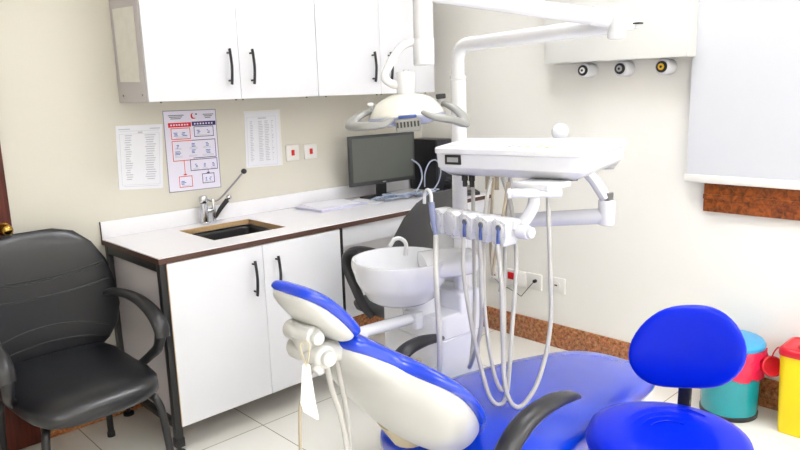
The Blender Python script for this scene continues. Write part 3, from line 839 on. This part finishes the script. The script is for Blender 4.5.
cyl(b, LL((KB.x, KB.y, 1.60)), LL((KB.x, KB.y, 1.77)), .0265, 28, bev=.004); cyl(b, LL(KB), LL((KB.x, KB.y, 1.603)), .0285, 28, bev=.002)
obj('drop_tube', b, M_enam, t)
# head; local frame: r right (camera side), a away
r_ = V((.72, -.69, 0)).normalized(); a_ = V((.69, .72, 0)).normalized(); z_ = V((0, 0, 1))
HC = V((.192, -1.810, 1.417))
def HP(r, a, z): return LL(HC+r_*r+a_*a+z_*z)
kb = (KB-HC); kr, ka = kb.dot(r_), kb.dot(a_)
b = new(); tube(b, [HP(kr, ka, .178), HP(kr-.035, ka, .178), HP(kr-.068, ka*.8, .160), HP(-.050, ka*.5, .105), HP(-.052, 0, .082), HP(-.030, 0, .068), HP(-.005, 0, .068)], [.0105, .0105, .011, .0115, .0115, .011, .0105], 14, 8)
obj('swing_bow', b, M_enam, t)
b = new(); cyl(b, HP(0, 0, .034), HP(0, 0, .10), .0245, 28, bev=.003); cyl(b, HP(.002, 0, .098), HP(.002, 0, .106), .008, 12); obj('head_neck', b, M_enam, t)
# reflector dome
b = new(); Mh = Matrix(((r_.x, a_.x, 0, 0), (r_.y, a_.y, 0, 0), (0, 0, 1, 0), (0, 0, 0, 1))); Mh.translation = LL(HC)
tilt = Matrix.Rotation(math.radians(-4), 4, 'Y')
prof = [(.099, -.020), (.101, -.014), (.098, -.004), (.086, .016), (.066, .031), (.044, .040), (.022, .045), (.004, .046)]
lathe(b, prof, 40, sx=1.0, sy=.85, M=Mh @ tilt); head = obj('reflector_housing', b, M_reflect, t)
b = new(); prof = [(.103, -.013), (.105, -.017), (.101, -.024), (.088, -.033), (.056, -.040), (.01, -.042)]
lathe(b, prof, 40, sx=1.0, sy=.85, M=Mh @ tilt); obj('lens_cover', b, M_lens, t, label='blue-tinted clear lens cover')
b = new()
Mc = Mh @ tilt
box(b, (-.032, -.108, -.052), (.032, -.045, -.018), .006, 2, M=Mc)
bulb = obj('bulb_guard', b, M_grey, t, label='grey slotted bulb guard')
b = new()
for k in range(7): box(b, (-.029+k*.0088, -.1095, -.040), (-.029+k*.0088+.0045, -.1075, -.026), M=Mc)
obj('vent_slot', b, M_blk, bulb)
b = new(); box(b, (-.024, -.104, -.0178), (.024, -.07, -.010), .003, 2, M=Mc); obj('blue_filter', b, M_bluet, t, label='blue filter strip')
for s in (-1, 1):
    b = new(); dz = .006 if s < 0 else .008; dk = .0 if s < 0 else -.022
    tube(b, [Mc @ V(p) for p in ((s*.080, .02, -.004), (s*.105, .0, -.002+dz), (s*.140, -.04, -.016+dz+dk*.6), (s*.143, -.085, -.030+dz+dk), (s*.108, -.125, -.032+dz+dk*.3), (s*.065, -.13, -.026-dk*.3), (s*.040, -.115, -.016-dk*.5))], [.009, .011, .013, .014, .014, .012, .008], 12, 8, flat=(1.3, .7))
    h = obj('handle', b, M_grey, t, label='grey loop handle')
    b = new(); tube(b, [Mc @ V(p) for p in ((s*.085, .0, .0), (s*.088, -.01, .014), (s*.092, -.015, .024))], .007, 10, 5); obj('handle_bracket', b, M_sil, h)
    b = new(); hw_ = .008 if s < 0 else .013; box(b, (s*.094-hw_, -.026, .021), (s*.094+hw_, -.008, .021+hw_), .002, 1, M=Mc); obj('handle_knob', b, M_blk if s > 0 else M_plastw, h)

# ------------------------------------------------------------------ instrument tray
TX, TY = .80, -1.78
t = thing('instrument_tray', 'white dentist instrument tray with hanging grey hoses over the chair', 'instrument tray', (TX, TY, 1.2))
def LT(p): return (p[0]-TX, p[1]-TY, p[2]-1.2)
tp = [(.512, -1.602), (.618, -2.112), (1.066, -1.99), (.88, -1.42)]
poly = round_poly(tp, [.03, .06, .03, .04], 8)
poly = [(x-TX, y-TY) for x, y in poly]
b = new(); stack(b, poly, [(.07, -.012), (.055, -.008), (.022, .008), (.010, .02), (.006, .062), (.0, .066), (.0, .080), (.004, .084), (.016, .086), (.020, .082), (.03, .0815)])
tray = obj('tray_body', b, M_plast, t, 35)
# shallow panel + buttons
def TP(u, v):  # u along front edge, v depth
    A, B_, C_, D_ = [V(p) for p in tp]
    p = (A*(1-u)+B_*u)*(1-v)+(D_*(1-u)+C_*u)*v
    return V((p.x-TX, p.y-TY))
b = new(); pp = [tuple(TP(u, v)) for u, v in ((.12, .16), (.80, .16), (.80, .42), (.12, .42))]
prism(b, pp, .0812, .0832); obj('control_panel', b, M_plate, tray)
b = new(); b2 = new()
for i in range(3):
    for j in range(2):
        p = TP(.40+.06*i, .24+.09*j); cyl(b, (p.x, p.y, .083), (p.x, p.y, .0848), .006, 12)
for (u, v) in ((.58, .22), (.64, .22), (.70, .22), (.64, .32), (.72, .32)):
    p = TP(u, v); cyl(b2, (p.x, p.y, .083), (p.x, p.y, .0848), .007, 12)
obj('button', b, M_sil, tray); obj('button', b2, M_yring, tray, label='yellow buttons')
b = new(); f0 = V(tp[0]); f1 = V(tp[1]); df = (f1-f0).normalized(); nf = V((-df.y, df.x)); nf = nf if nf.x < 0 else -nf
p = f0+df*.070; 
def boxf(b, c, dirx, nrm, hw, z0, z1, th0, th1, bev=.001):
    Mx = Matrix(((dirx.x, nrm.x, 0, c.x-TX), (dirx.y, nrm.y, 0, c.y-TY), (0, 0, 1, 0), (0, 0, 0, 1)))
    box(b, (-hw, th0, z0), (hw, th1, z1), bev, 1, M=Mx)
boxf(b, p, df, nf, .029, .030, .061, -.010, -.003); disp = obj('display', b, M_blk, tray, label='small black display')
b = new(); boxf(b, p, df, nf, .020, .038, .053, -.004, -.002, 0); obj('display_window', b, M_sil, disp)
b = new(); sphere(b, LT((1.02, -1.75, 1.305)), .031, n=24, m=16); cyl(b, LT((1.02, -1.75, 1.262)), LT((1.02, -1.75, 1.29)), .012, 16); obj('handle_ball', b, M_enam, tray)
# underside bracket & grip bar
b = new(); g0 = V((.585, -1.945, 1.168)); g1 = V((.655, -2.045, 1.168))
g0 = V((.495, -1.930, 1.163)); g1 = V((.590, -2.040, 1.163))
cyl(b, LT(g0), LT(g1), .0135, 20, bev=.003)
sd = (g1-g0).normalized()
cyl(b, LT(g0-sd*.012), LT(g0), .0155, 20, bev=.003)
box(b, LT((.535, -2.03, 1.172)), LT((.66, -1.90, 1.192)), .006)
obj('grip_bar', b, M_enam, tray)
b = new(); cyl(b, LT(g0-sd*.0135), LT(g0-sd*.0118), .010, 16); obj('lock_screw', b, M_steel, tray)
# supporting arm
A0 = V((.92, -1.985, 1.045)); A1 = V((.72, -1.60, .985))
A0 = V((.900, -2.010, 1.045)); A1 = V((.775, -1.53, 0.985))
b = new(); tube(b, [LT(A0), LT(A1)], [.026, .026], 20, smooth=False)
cyl(b, LT(A0+V((0, 0, -.03))), LT(A0+V((0, 0, .055))), .027, 20, bev=.006)
obj('support_arm', b, M_enam, t)
b = new(); cyl(b, LT((MX, MY, .93)), LT((MX, MY, 1.03)), .040, 28, bev=.005); tube(b, [LT(A1), LT((MX+.005, MY-.02, .985))], .026, 16, smooth=False); obj('mast_collar', b, M_enam, t)
b = new(); tube(b, [LT(A0+V((-.005, 0, .06))), LT(A0+V((-.022, .035, .12))), LT(A0+V((-.04, .07, .165)))], .020, 12, smooth=False, flat=(1.5, 1.0))
lk = obj('tray_link', b, M_enam, t)
b = new(); q = A0+V((-.01, -.005, .068)); box(b, V(LT(q))-V((.016, .016, .014)), V(LT(q))+V((.016, .016, .012)), .003); obj('link_pivot', b, M_steel, lk)
# holder bar
HX = .475
h0 = V((.520, -1.628, 1.050)); h1 = V((.496, -1.925, 1.050))
b = new(); hd = (h1-h0).normalized(); hn = V((-hd.y, hd.x, 0)); hn = hn if hn.x < 0 else -hn
Mx = Matrix(((hd.x, hn.x, 0, 0), (hd.y, hn.y, 0, 0), (0, 0, 1, 0), (0, 0, 0, 1))); Mx.translation = V(LT(h0))
hl = (h1-h0).length
pl = round_poly([(-.03, -.0), (.022, -.0), (.03, .06), (-.03, .06)], .01, 4)
box(b, (-.01, -.04, .0), (hl+.02, .0, .034), .008, 3, M=Mx)
hb = obj('holder_bar', b, M_plast, t)
b = new(); tube(b, [LT((.55, -1.975, 1.18)), LT((.545, -1.97, 1.12)), LT((.525, -1.945, 1.065))], .014, 12, 6, flat=(1.4, .8)); obj('hanger', b, M_enam, hb)
us = [0.0, .062, .133, .203, .275]
for i, u in enumerate(us):
    b = new()
    prof = [(-.031, .026), (-.012, .036), (.012, .036), (.031, .026), (.032, -.018), (.022, -.046), (-.022, -.046), (-.032, -.018)]
    # cup outline in (u, z), extruded along normal
    pr = round_poly(prof, .008, 3)
    Mq = Mx @ Matrix(((1, 0, 0, u), (0, 0, 1, 0), (0, 1, 0, .0), (0, 0, 0, 1)))
    stack(b, pr, [(.004, -.03), (0, -.026), (0, .020), (.003, .026), (.012, .028)], M=Mq)
    cup = obj('instrument_holder', b, M_enam, hb)
    b = new(); c = Mx @ V((u, .028, .006)); c2 = Mx @ V((u, .031, .004))
    cyl(b, Mx @ V((u+.003, .026, .006)), Mx @ V((u+.003, .0295, .006)), .019, 20, bev=.001)
    obj('holder_rim', b, M_plast, cup)
    if i >= 2:
        b = new(); cyl(b, Mx @ V((u+.004, .029, .010)), Mx @ V((u+.004, .033, .010)), .0095, 16); obj('holder_hole', b, M_steel, cup)
b = new(); cyl(b, Mx @ V((hl+.018, -.015, .0)), Mx @ V((hl+.055, -.02, .0)), .022, 20, bev=.005); cyl(b, Mx @ V((hl+.053, -.02, .0)), Mx @ V((hl+.068, -.021, .0)), .017, 20, bev=.004); obj('end_knob', b, M_enam, hb)

def hp(u, n=.036, z=0.0): return Mx @ V((u, n, z))
def W(x, y, z): return V(LT((x, y, z)))
def hose(pts, r=.0068, m=M_hose, name='hose', parent=t):
    b = new(); tube(b, pts, r, 10, 8); return obj(name, b, m, parent)
# connectors (blue) in holders 3..5 and hoses below
for i in (2, 3, 4):
    u = us[i]+.004
    b = new(); tube(b, [hp(u, .030, .012), hp(u+.005, .038, -.008), hp(u+.012, .044, -.034)], [.004, .0045, .006], 10, 5); obj('hose_connector', b, M_bluet, hb, label='blue hose connector')
hose([hp(us[2]+.012, .044, -.034), W(.44, -1.79, .90), W(.430, -1.835, .72), W(.425, -1.87, .62), W(.420, -1.905, .545), W(.43, -1.935, .522), W(.455, -1.945, .56), W(.50, -1.93, .75), W(.56, -1.90, .95), W(.60, -1.85, 1.10), W(.62, -1.80, 1.188)])
hose([hp(us[4]+.012, .044, -.034), W(.44, -1.935, .90), W(.435, -1.945, .72), W(.430, -1.955, .60), W(.440, -1.975, .535), W(.47, -1.995, .528), W(.53, -2.01, .60), W(.585, -2.01, .75), W(.60, -1.995, .95), W(.605, -1.98, 1.188)])
hose([hp(us[3]+.012, .044, -.034), W(.45, -1.85, .90), W(.46, -1.84, .74), W(.48, -1.79, .62), W(.52, -1.74, .56), W(.58, -1.70, .58), W(.62, -1.68, .75), W(.63, -1.67, 1.0), W(.64, -1.66, 1.188)])
hose([W(.56, -1.80, 1.188), W(.535, -1.80, 1.10), W(.50, -1.82, .98), W(.455, -1.86, .80), W(.445, -1.90, .62), W(.455, -1.93, .56), W(.50, -1.90, .66), W(.58, -1.84, .95), W(.66, -1.80, 1.188)], .006, M_hose)
hose([W(.545, -1.88, 1.188), W(.53, -1.875, 1.10), W(.515, -1.862, 1.0), W(.51, -1.85, .92), W(.53, -1.83, .9), W(.56, -1.8, 1.0), W(.60, -1.78, 1.188)], .005, M_tan)
b = new()
for (x, y) in ((.60, -1.66), (.606, -1.685)): cyl(b, W(x, y, 1.15), W(x, y, 1.19), .008, 12); cyl(b, W(x, y, 1.17), W(x, y, 1.19), .011, 12)
obj('connector', b, M_blk, t)
b = new()
for (x, y) in ((.62, -1.74), (.628, -1.77)): cyl(b, W(x, y, 1.145), W(x, y, 1.19), .008, 12)
obj('connector', b, M_tan, t, label='tan hose connectors')

# suction handpiece in the first holder
t2 = thing('suction_handpiece', 'clear suction handpiece with bent white tip in the end holder', 'handpiece', (.45, -1.64, 1.0))
hc = V(LT((0, 0, 0)))
def WS(p): return V((p.x+TX-.45, p.y+TY+1.64, p.z+1.2-1.0))
b = new(); tube(b, [WS(hp(.012, .040, -.05)), WS(hp(.004, .044, .01)), WS(hp(-.004, .042, .06))], [.008, .010, .010], 12, 6); obj('handpiece_body', b, M_clear, t2, label='clear bluish tube body')
b = new(); tube(b, [WS(hp(-.004, .042, .058)), WS(hp(-.008, .040, .085)), WS(hp(-.024, .038, .098)), WS(hp(-.042, .036, .085)), WS(hp(-.046, .036, .05))], .006, 10, 8); obj('suction_tip', b, M_enam, t2, label='bent white suction tip')
b = new(); tube(b, [WS(hp(.012, .040, -.05)), V((.352-.45, -1.755+1.64, .905-1.0)), V((.336-.45, -1.775+1.64, .80-1.0)), V((.330-.45, -1.785+1.64, .70-1.0)), V((.345-.45, -1.765+1.64, .60-1.0)), V((.42-.45, -1.67+1.64, .53-1.0)), V((.50-.45, -1.585+1.64, .50-1.0)), V((.565-.45, -1.56+1.64, .50-1.0))], .0085, 10, 8); obj('suction_hose', b, M_hose, t2)

# ------------------------------------------------------------------ dental chair
CY = -1.89
t = thing('dental_chair', 'blue dental chair with white back shell and black armrests', 'dental chair', (.45, CY, 0))
def LC(p): return V((p[0]-.45, p[1]-CY, p[2]))
Yl = V((0, 1, 0))
def interp(tab, x):
    for i in range(len(tab)-1):
        if x <= tab[i+1][0]:
            a, c = tab[i], tab[i+1]; f = (x-a[0])/(c[0]-a[0]); f = max(0, min(1, f)); f = f*f*(3-2*f) if False else f
            return [a[j]*(1-f)+c[j]*f for j in range(1, len(a))]
    return list(tab[-1][1:])
# seat + leg rest upholstery: x, half width, top z, half thickness
tab = [(.145, .10, .435, .03), (.16, .19, .45, .05), (.20, .245, .465, .06), (.28, .282, .484, .066), (.40, .294, .497, .068), (.55, .294, .498, .068), (.70, .276, .488, .066), (.85, .256, .478, .06), (1.0, .232, .457, .052), (1.12, .215, .440, .046), (1.20, .188, .425, .04), (1.245, .145, .414, .032), (1.265, .09, .407, .02)]
b = new(); secs = []
for x, hw, zt, ht in tab:
    secs.append((LC((x, CY+.012, zt-ht)), Yl, Zv, hw, ht, 3.0))
loft(b, secs, 40)
for v in b.verts:   # dish the seat slightly
    pass
seat = obj('seat', b, M_blue, t, 70, sub=1)
b = new(); secs = []
for x, hw, zt, ht in [(.17, .12, .33, .03), (.22, .19, .36, .04), (.40, .21, .372, .05), (.70, .20, .372, .05), (1.0, .17, .366, .03), (1.15, .12, .36, .02), (1.18, .06, .355, .01)]:
    secs.append((LC((x, CY, zt-ht)), Yl, Zv, hw, ht, 3.0))
loft(b, secs, 32); obj('seat_pan', b, M_plastw, t, 70)
b = new()
secs = []
for z, hx, hy in [(.02, .26, .16), (.06, .25, .155), (.10, .17, .12), (.20, .15, .11), (.32, .16, .12)]:
    secs.append((LC((.50, CY, z)), V((1, 0, 0)), Yl, hx, hy, 4))
loft(b, secs, 32); obj('pedestal', b, M_plastw, t, 50)
b = new(); pl = round_poly([(.15-.45, -.20), (1.0-.45, -.20), (1.0-.45, .20), (.15-.45, .20)], .08, 6); stack(b, pl, [(0, 0), (0, .018), (.006, .028), (.02, .03)]); obj('base_plate', b, M_plastw, t)

# backrest
th = math.radians(44); U = V((-math.sin(th), 0, math.cos(th))); N = V((math.cos(th), 0, math.sin(th)))
O = V((.30, CY, .51))
def BP(s, n=0.0, y=0.0): return LC(O+U*s+N*n+V((0, y, 0)))
bend = lambda s: -.10*max(0, s-.38) - .5*max(0, s-.40)**2
hwt = [(-.034, .035), (-.026, .062), (.0, .092), (.05, .132), (.11, .172), (.18, .216), (.25, .250), (.31, .270), (.35, .274), (.385, .268), (.412, .250), (.432, .220), (.446, .178), (.457, .140), (.470, .116), (.50, .104), (.54, .098), (.57, .09), (.585, .075), (.592, .04)]
b = new(); secs = []
for s, hw in hwt:
    e = .4 if s in (-.034, .592) else (.8 if s in (-.026, .585) else 1)
    secs.append((BP(s, -.020+bend(s)), Yl, N, hw, (.019+.008*min(1, max(0, s/.4)))*e, 2.6))
loft(b, secs, 40)
back = obj('backrest', b, M_blue, t, 70, sub=1)
b = new(); secs = []
sh = [(-.022, .028, .014), (-.014, .055, .036), (.01, .085, .060), (.06, .125, .088), (.12, .166, .108), (.19, .206, .118), (.26, .238, .116), (.32, .254, .108), (.36, .256, .100), (.39, .246, .092), (.412, .228, .084), (.430, .196, .074), (.445, .155, .064), (.46, .118, .056), (.49, .098, .050), (.53, .088, .042), (.56, .078, .036), (.575, .06, .026), (.582, .03, .012)]
for s, hw, ht in sh:
    secs.append((BP(s, -.034+bend(s)), Yl, N, hw, (.006, ht), 2.3))
loft(b, secs, 48); shell = obj('back_shell', b, M_shell, back, 75, sub=1, label='warm white back shell')
# support column behind the backrest
b = new(); tube(b, [BP(.16, -.12, .08), LC((.215, CY+.11, .40)), LC((.30, CY+.11, .30))], .042, 14, smooth=False, flat=(1.3, .6)); obj('back_bracket', b, M_beige, t, label='beige back support bracket')
# armrests
for s, yc in ((-1, -2.185), (1, -1.590)):
    b = new()
    if s < 0: pts = [(.06, yc, .43), (.10, yc, .535), (.165, yc, .604), (.24, yc, .638), (.34, yc, .645), (.42, yc, .632), (.462, yc, .618)]
    else: pts = [(.32, yc, .46), (.30, yc, .52), (.32, yc, .58), (.37, yc, .622), (.45, yc, .633), (.52, yc, .625), (.55, yc, .618)]
    tube(b, [LC(p) for p in pts], [.026, .028, .029, .028, .026, .020, .011], 14, 8, flat=(1.1, .72))
    ar = obj('armrest', b, M_arm, t)
    b = new(); p = LC(pts[0]); tube(b, [p+V((.0, 0, .01)), p+V((.05, -s*.02, -.03)), p+V((.12, -s*.06, -.05))], .018, 10, 6); obj('arm_mount', b, M_plastw, ar)
# headrest
ph = math.radians(44); U2 = V((-math.sin(ph), 0, math.cos(ph))); N2 = V((math.cos(ph), 0, math.sin(ph)))
HO = V((-.196, CY, .978))
def HPt(s, n=0, y=0): return LC(HO+U2*s+N2*n+V((0, y, 0)))
hcurve = lambda s: -1.6*max(0, s-.01)**2 - .5*max(0, -s-.04)**2
b = new(); secs = []
for s, hw, ht in [(-.100, .045, .008), (-.096, .072, .015), (-.08, .088, .020), (-.04, .096, .021), (.01, .10, .021), (.05, .10, .020), (.08, .092, .018), (.097, .072, .014), (.102, .045, .008)]:
    secs.append((HPt(s, hcurve(s)), Yl, N2, hw, ht, 2.8))
loft(b, secs, 36); hr = obj('headrest', b, M_blue, t, 70, sub=1)
b = new(); secs = []
for s, hw, d_ in [(-.096, .04, .012), (-.09, .07, .022), (-.07, .084, .032), (-.03, .092, .038), (.02, .094, .038), (.06, .088, .030), (.085, .07, .018), (.095, .04, .008)]:
    secs.append((HPt(s, hcurve(s)-.014), Yl, N2, hw, (.004, d_), 2.4))
loft(b, secs, 32); obj('headrest_shell', b, M_shell, hr, 70, sub=1)
def HB(x, z, y): return LC((x, CY+y, z))
b = new()
cyl(b, HPt(-.005, -.070, -.05), HPt(-.005, -.070, .05), .024, 20, bev=.006)
tube(b, [HPt(-.005, -.066), HPt(-.05, -.090), BP(.55, -.07)], .030, 16, smooth=False, flat=(1.4, 1))
cyl(b, HPt(-.055, -.092, -.062), HPt(-.055, -.092, .062), .029, 24, bev=.008)
cyl(b, HPt(-.005, -.070, -.05), HPt(-.005, -.070, -.066), .016, 18, bev=.004)
cyl(b, HPt(-.055, -.092, -.06), HPt(-.055, -.092, -.080), .018, 18, bev=.005)
cyl(b, HPt(-.06, -.115, -.05), HPt(-.06, -.132, -.05), .016, 18, bev=.004)
obj('headrest_joint', b, M_shell, hr, 50)
# hoses hanging from the headrest end of the back
for i, pts in enumerate(([(-.235, -1.925, .86), (-.275, -1.93, .80), (-.295, -1.93, .68), (-.31, -1.94, .03)], [(-.20, -1.915, .86), (-.19, -1.92, .78), (-.152, -1.92, .603), (-.13, -1.93, .03)], [(-.165, -1.905, .85), (-.150, -1.90, .80), (-.128, -1.90, .61), (-.11, -1.89, .03)])):
    b = new(); tube(b, [LC(p) for p in pts], .0072 if i else .0042, 10, 8); obj('cable', b, M_tan if i == 0 else M_hose, t)

# tag on the headrest
tg = thing('paper_tag', 'cream paper tag tied under the headrest with string', 'tag', (-.285, -1.958, .915))
b = new(); prism(b, round_poly([(-.008, -.035), (.008, -.035), (.016, -.125), (.022, -.172), (-.012, -.148), (-.018, -.125)], .004, 3), -.0006, .0006, Matrix.Rotation(-.72, 4, 'Z') @ Matrix(((1, 0, 0, 0), (0, 0, -1, 0), (0, 1, 0, 0), (0, 0, 0, 1))))
obj('tag_card', b, M_paperw, tg, smooth=False)
b = new(); tube(b, [(0, 0, -.04), (.006, -.004, -.015), (.01, .0, .012), (-.006, .01, .010), (-.003, .004, -.02), (0, 0, -.042)], .0016, 6, 6); obj('string', b, M_beige, tg)
b = new()
Mt = Matrix.Rotation(-.72, 4, 'Z') @ Matrix(((1, 0, 0, 0), (0, 0, -1, 0), (0, 1, 0, 0), (0, 0, 0, 1)))
for k in range(4):
    box(b, (-.007+k*.005, -.125-k*.006, .0007), (-.006+k*.005, -.085-k*.006, .0011), M=Mt)
obj('handwriting', b, M_inkd, tg, smooth=False)

# ------------------------------------------------------------------ stool
t = thing('dentist_stool', 'royal blue operator stool with curved backrest in the right foreground', 'stool', (.590, -2.388, 0))
t.scale = (.947, .947, 1)
b = new()
prof = [(.15, .457), (.203, .464), (.224, .482), (.229, .502), (.221, .524), (.193, .536), (.12, .540), (.06, .536), (.01, .534)]
lathe(b, prof, 48); obj('seat', b, M_blue2, t, 70)
b = new()
for r in (.05, .075, .10, .125):
    tube(b, [(r*1.3*math.cos(a)-.0, r*1.0*math.sin(a), .5385 if r < .11 else .5395) for a in [math.radians(k) for k in range(-20, 101, 15)]], .002, 6, 3)
obj('seat_crease', b, M_blue2, t)
b = new(); cyl(b, (0, 0, .43), (0, 0, .455), .12, 28); cyl(b, (0, 0, .13), (0, 0, .43), .027, 20); cyl(b, (0, 0, .07), (0, 0, .14), .045, 20, bev=.005)
obj('gas_column', b, M_blk, t)
for k in range(5):
    a = 2*PI*k/5+.2; c, s = math.cos(a), math.sin(a)
    b = new(); tube(b, [(c*.03, s*.03, .10), (c*.14, s*.14, .09), (c*.23, s*.23, .066)], [.024, .02, .014], 10, 4); lg = obj('base_leg', b, M_chr, t)
    b = new(); p = V((c*.23, s*.23, .026)); q = V((-s, c, 0)); cyl(b, p-q*.018, p-q*.004, .025, 16, bev=.003); cyl(b, p+q*.004, p+q*.018, .025, 16, bev=.003); cyl(b, p-q*.019, p+q*.019, .006, 8); cyl(b, p, p+V((0, 0, .044)), .006, 8); obj('caster', b, M_blk, lg)
# backrest, facing the seat centre
bd = V((.80, .60, 0)).normalized(); bd = V((.232, .070, 0)).normalized(); bl = V((-bd.y, bd.x, 0))*-1
b = new(); secs = []
for z, hw, ht in [(.515, .05, .012), (.522, .095, .022), (.545, .130, .028), (.585, .160, .030), (.63, .172, .030), (.68, .164, .030), (.725, .138, .028), (.757, .105, .025), (.775, .07, .02), (.781, .035, .01)]:
    c = bd*.212+V((.012, -.0115, z*.947+.092))
    secs.append((c, bl, bd, hw, ht, 2.4))
loft(b, secs, 36)
for v in b.verts:
    x = v.co.dot(bl); v.co -= bd*(x/.17)**2*.035; v.co.z += x*.16
obj('backrest', b, M_blue2, t, 70, sub=1)
b = new(); tube(b, [(0, 0, .44), tuple(bd*.16+V((0, 0, .44))), tuple(bd*.245+V((.008, -.008, .47))), tuple(bd*.256+V((.01, -.01, .61)))], .013, 10, 8, flat=(1.6, .7)); obj('back_bar', b, M_blk, t)

# ------------------------------------------------------------------ bins
t = thing('pedal_bin', 'teal round pedal bin with blue lid and red bag by the wall', 'bin', (1.93, -2.06, 0))
b = new(); lathe(b, [(.113, .012), (.117, .016), (.120, .10), (.122, .27), (.119, .285)], 40); obj('bin_body', b, M_teal, t)
b = new(); lathe(b, [(.110, 0), (.120, .002), (.121, .02), (.113, .024)], 40); obj('foot_ring', b, M_blk, t)
b = new()
n = 64; Ls = []
for i, (r, z) in enumerate([(.124, .19), (.134, .205), (.130, .238), (.137, .262), (.132, .28), (.138, .298), (.134, .315), (.126, .322)]):
    Ls.append([V(((r+.006*math.sin(k*1.7+i*2.1)+.003*math.sin(k*3.3+i))*math.cos(2*PI*k/n), (r+.006*math.sin(k*1.7+i*2.1)+.003*math.sin(k*3.3+i))*math.sin(2*PI*k/n), z+.006*math.sin(k*.9+i))) for k in range(n)])
rings(b, Ls, cap0=False, cap1=False); obj('bin_bag', b, M_bag, t, 80, label='crumpled red bag')
b = new(); lathe(b, [(.120, .322), (.133, .324), (.134, .338), (.125, .350), (.09, .358), (.01, .362)], 40); obj('lid', b, M_lid, t, label='blue lid')
b = new(); box(b, (.02, .08, .335), (.10, .135, .375), .006); obj('lid_hinge', b, M_blk, t)
# sharps container
t = thing('sharps_container', 'yellow sharps container with red lid by the wall', 'container', (1.955, -2.372, 0))
pl = round_poly([(-.095, -.105), (.095, -.105), (.095, .105), (-.095, .105)], .04, 8)
b = new(); stack(b, pl, [(.016, 0), (.012, .004), (.010, .03), (.0, .33), (.0, .345)]); obj('container_body', b, M_yel, t)
b = new(); stack(b, pl, [(-.004, .345), (-.006, .348), (-.006, .368), (0, .376), (.012, .379), (.018, .374), (.03, .374)]); ld = obj('lid', b, M_redl, t, label='red lid')
b = new(); lathe(b, [(.055, .3745), (.055, .384), (.048, .387), (.044, .380), (.01, .380)], 32, (-.01, 0, 0)); obj('opening_ring', b, M_redl, ld)
b = new(); Mz = Matrix.Translation((-.03, .150, .262)) @ Matrix.Rotation(math.radians(64), 4, 'X') @ Matrix.Rotation(math.radians(-40), 4, 'Y')
lathe(b, [(.010, .004), (.036, .004), (.038, 0), (.042, -.004), (.045, .010), (.044, .022), (.040, .024), (.038, .010), (.01, .008)], 32, M=Mz); cap_ = obj('hanging_cap', b, M_redl, t, label='red cap hanging from a strap')
b = new(); tube(b, [(-.05, .100, .352), (-.045, .118, .36), (-.04, .135, .335), (-.035, .145, .305)], .003, 8, 6); obj('cap_strap', b, M_redl, t)

# ------------------------------------------------------------------ light
w = bpy.data.worlds.new('world'); S.world = w; w.use_nodes = True
nt = w.node_tree; bg = nt.nodes['Background']
sky = nt.nodes.new('ShaderNodeTexSky'); sky.sky_type = 'HOSEK_WILKIE'; sky.turbidity = 3
nt.links.new(sky.outputs['Color'], bg.inputs['Color']); bg.inputs['Strength'].default_value = 0.6

def ceiling_and_fill_light(x, y, sx, sy, lab):
    """recessed-look panel: deep frame, added white blades across, diffuser above them"""
    t = thing('ceiling_and_fill_light', lab, 'light', (x, y, ZC-.10), 0, 'ceiling light panels')
    b = new()
    pts = ((-sx, -sy), (sx, -sy), (sx, sy), (-sx, sy))
    o_ = [b.verts.new((px, py, z)) for z in (0, .099) for px, py in pts]
    i_ = [b.verts.new((px-.02*(1 if px > 0 else -1), py-.02*(1 if py > 0 else -1), z)) for z in (0, .099) for px, py in pts]
    for k in range(4):
        j = (k+1) % 4
        b.faces.new((o_[k], o_[j], o_[4+j], o_[4+k])); b.faces.new((i_[j], i_[k], i_[4+k], i_[4+j]))
        b.faces.new((o_[j], o_[k], i_[k], i_[j])); b.faces.new((o_[4+k], o_[4+j], i_[4+j], i_[4+k]))
    obj('light_frame', b, M_plate, t, smooth=False)
    b = new(); n = int(round(2*sy/.13))
    box(b, (-.004, -sy+.021, .012), (.004, sy-.021, .06))
    for k in range(1, n): yk = -sy+2*sy*k/n; box(b, (-sx+.021, yk-.0015, .012), (sx-.021, yk+.0015, .06))
    lv = obj('added_louvre', b, M_plate, t, smooth=False);  # blades added to hold light off the upper doors and walls
    b = new(); box(b, (-sx+.021, -sy+.021, .064), (sx-.021, sy-.021, .07)); obj('diffuser', b, M_glow, t)
ceiling_and_fill_light(1.0, -1.75, .42, .42, 'ceiling light panel above the dental chair')
ceiling_and_fill_light(-1.2, -3.0, .30, .52, 'added fill light panel left of the camera')  # this and the panels below: unseen, added as fill to even out the room
ceiling_and_fill_light(-1.2, -4.7, .60, .52, 'added fill light panel behind the camera on the door side')
ceiling_and_fill_light(.9, -4.4, .60, .52, 'added fill light panel behind the camera on the window side')
ceiling_and_fill_light(-1.2, -6.2, .60, .52, 'rearmost added fill light panel on the door side')
ceiling_and_fill_light(.9, -6.2, .60, .52, 'rearmost added fill light panel on the window side')

vs = S.view_settings
vs.view_transform = 'Standard'; vs.look = 'None'; vs.gamma = 1.0; vs.use_curve_mapping = False; vs.exposure = 0.92
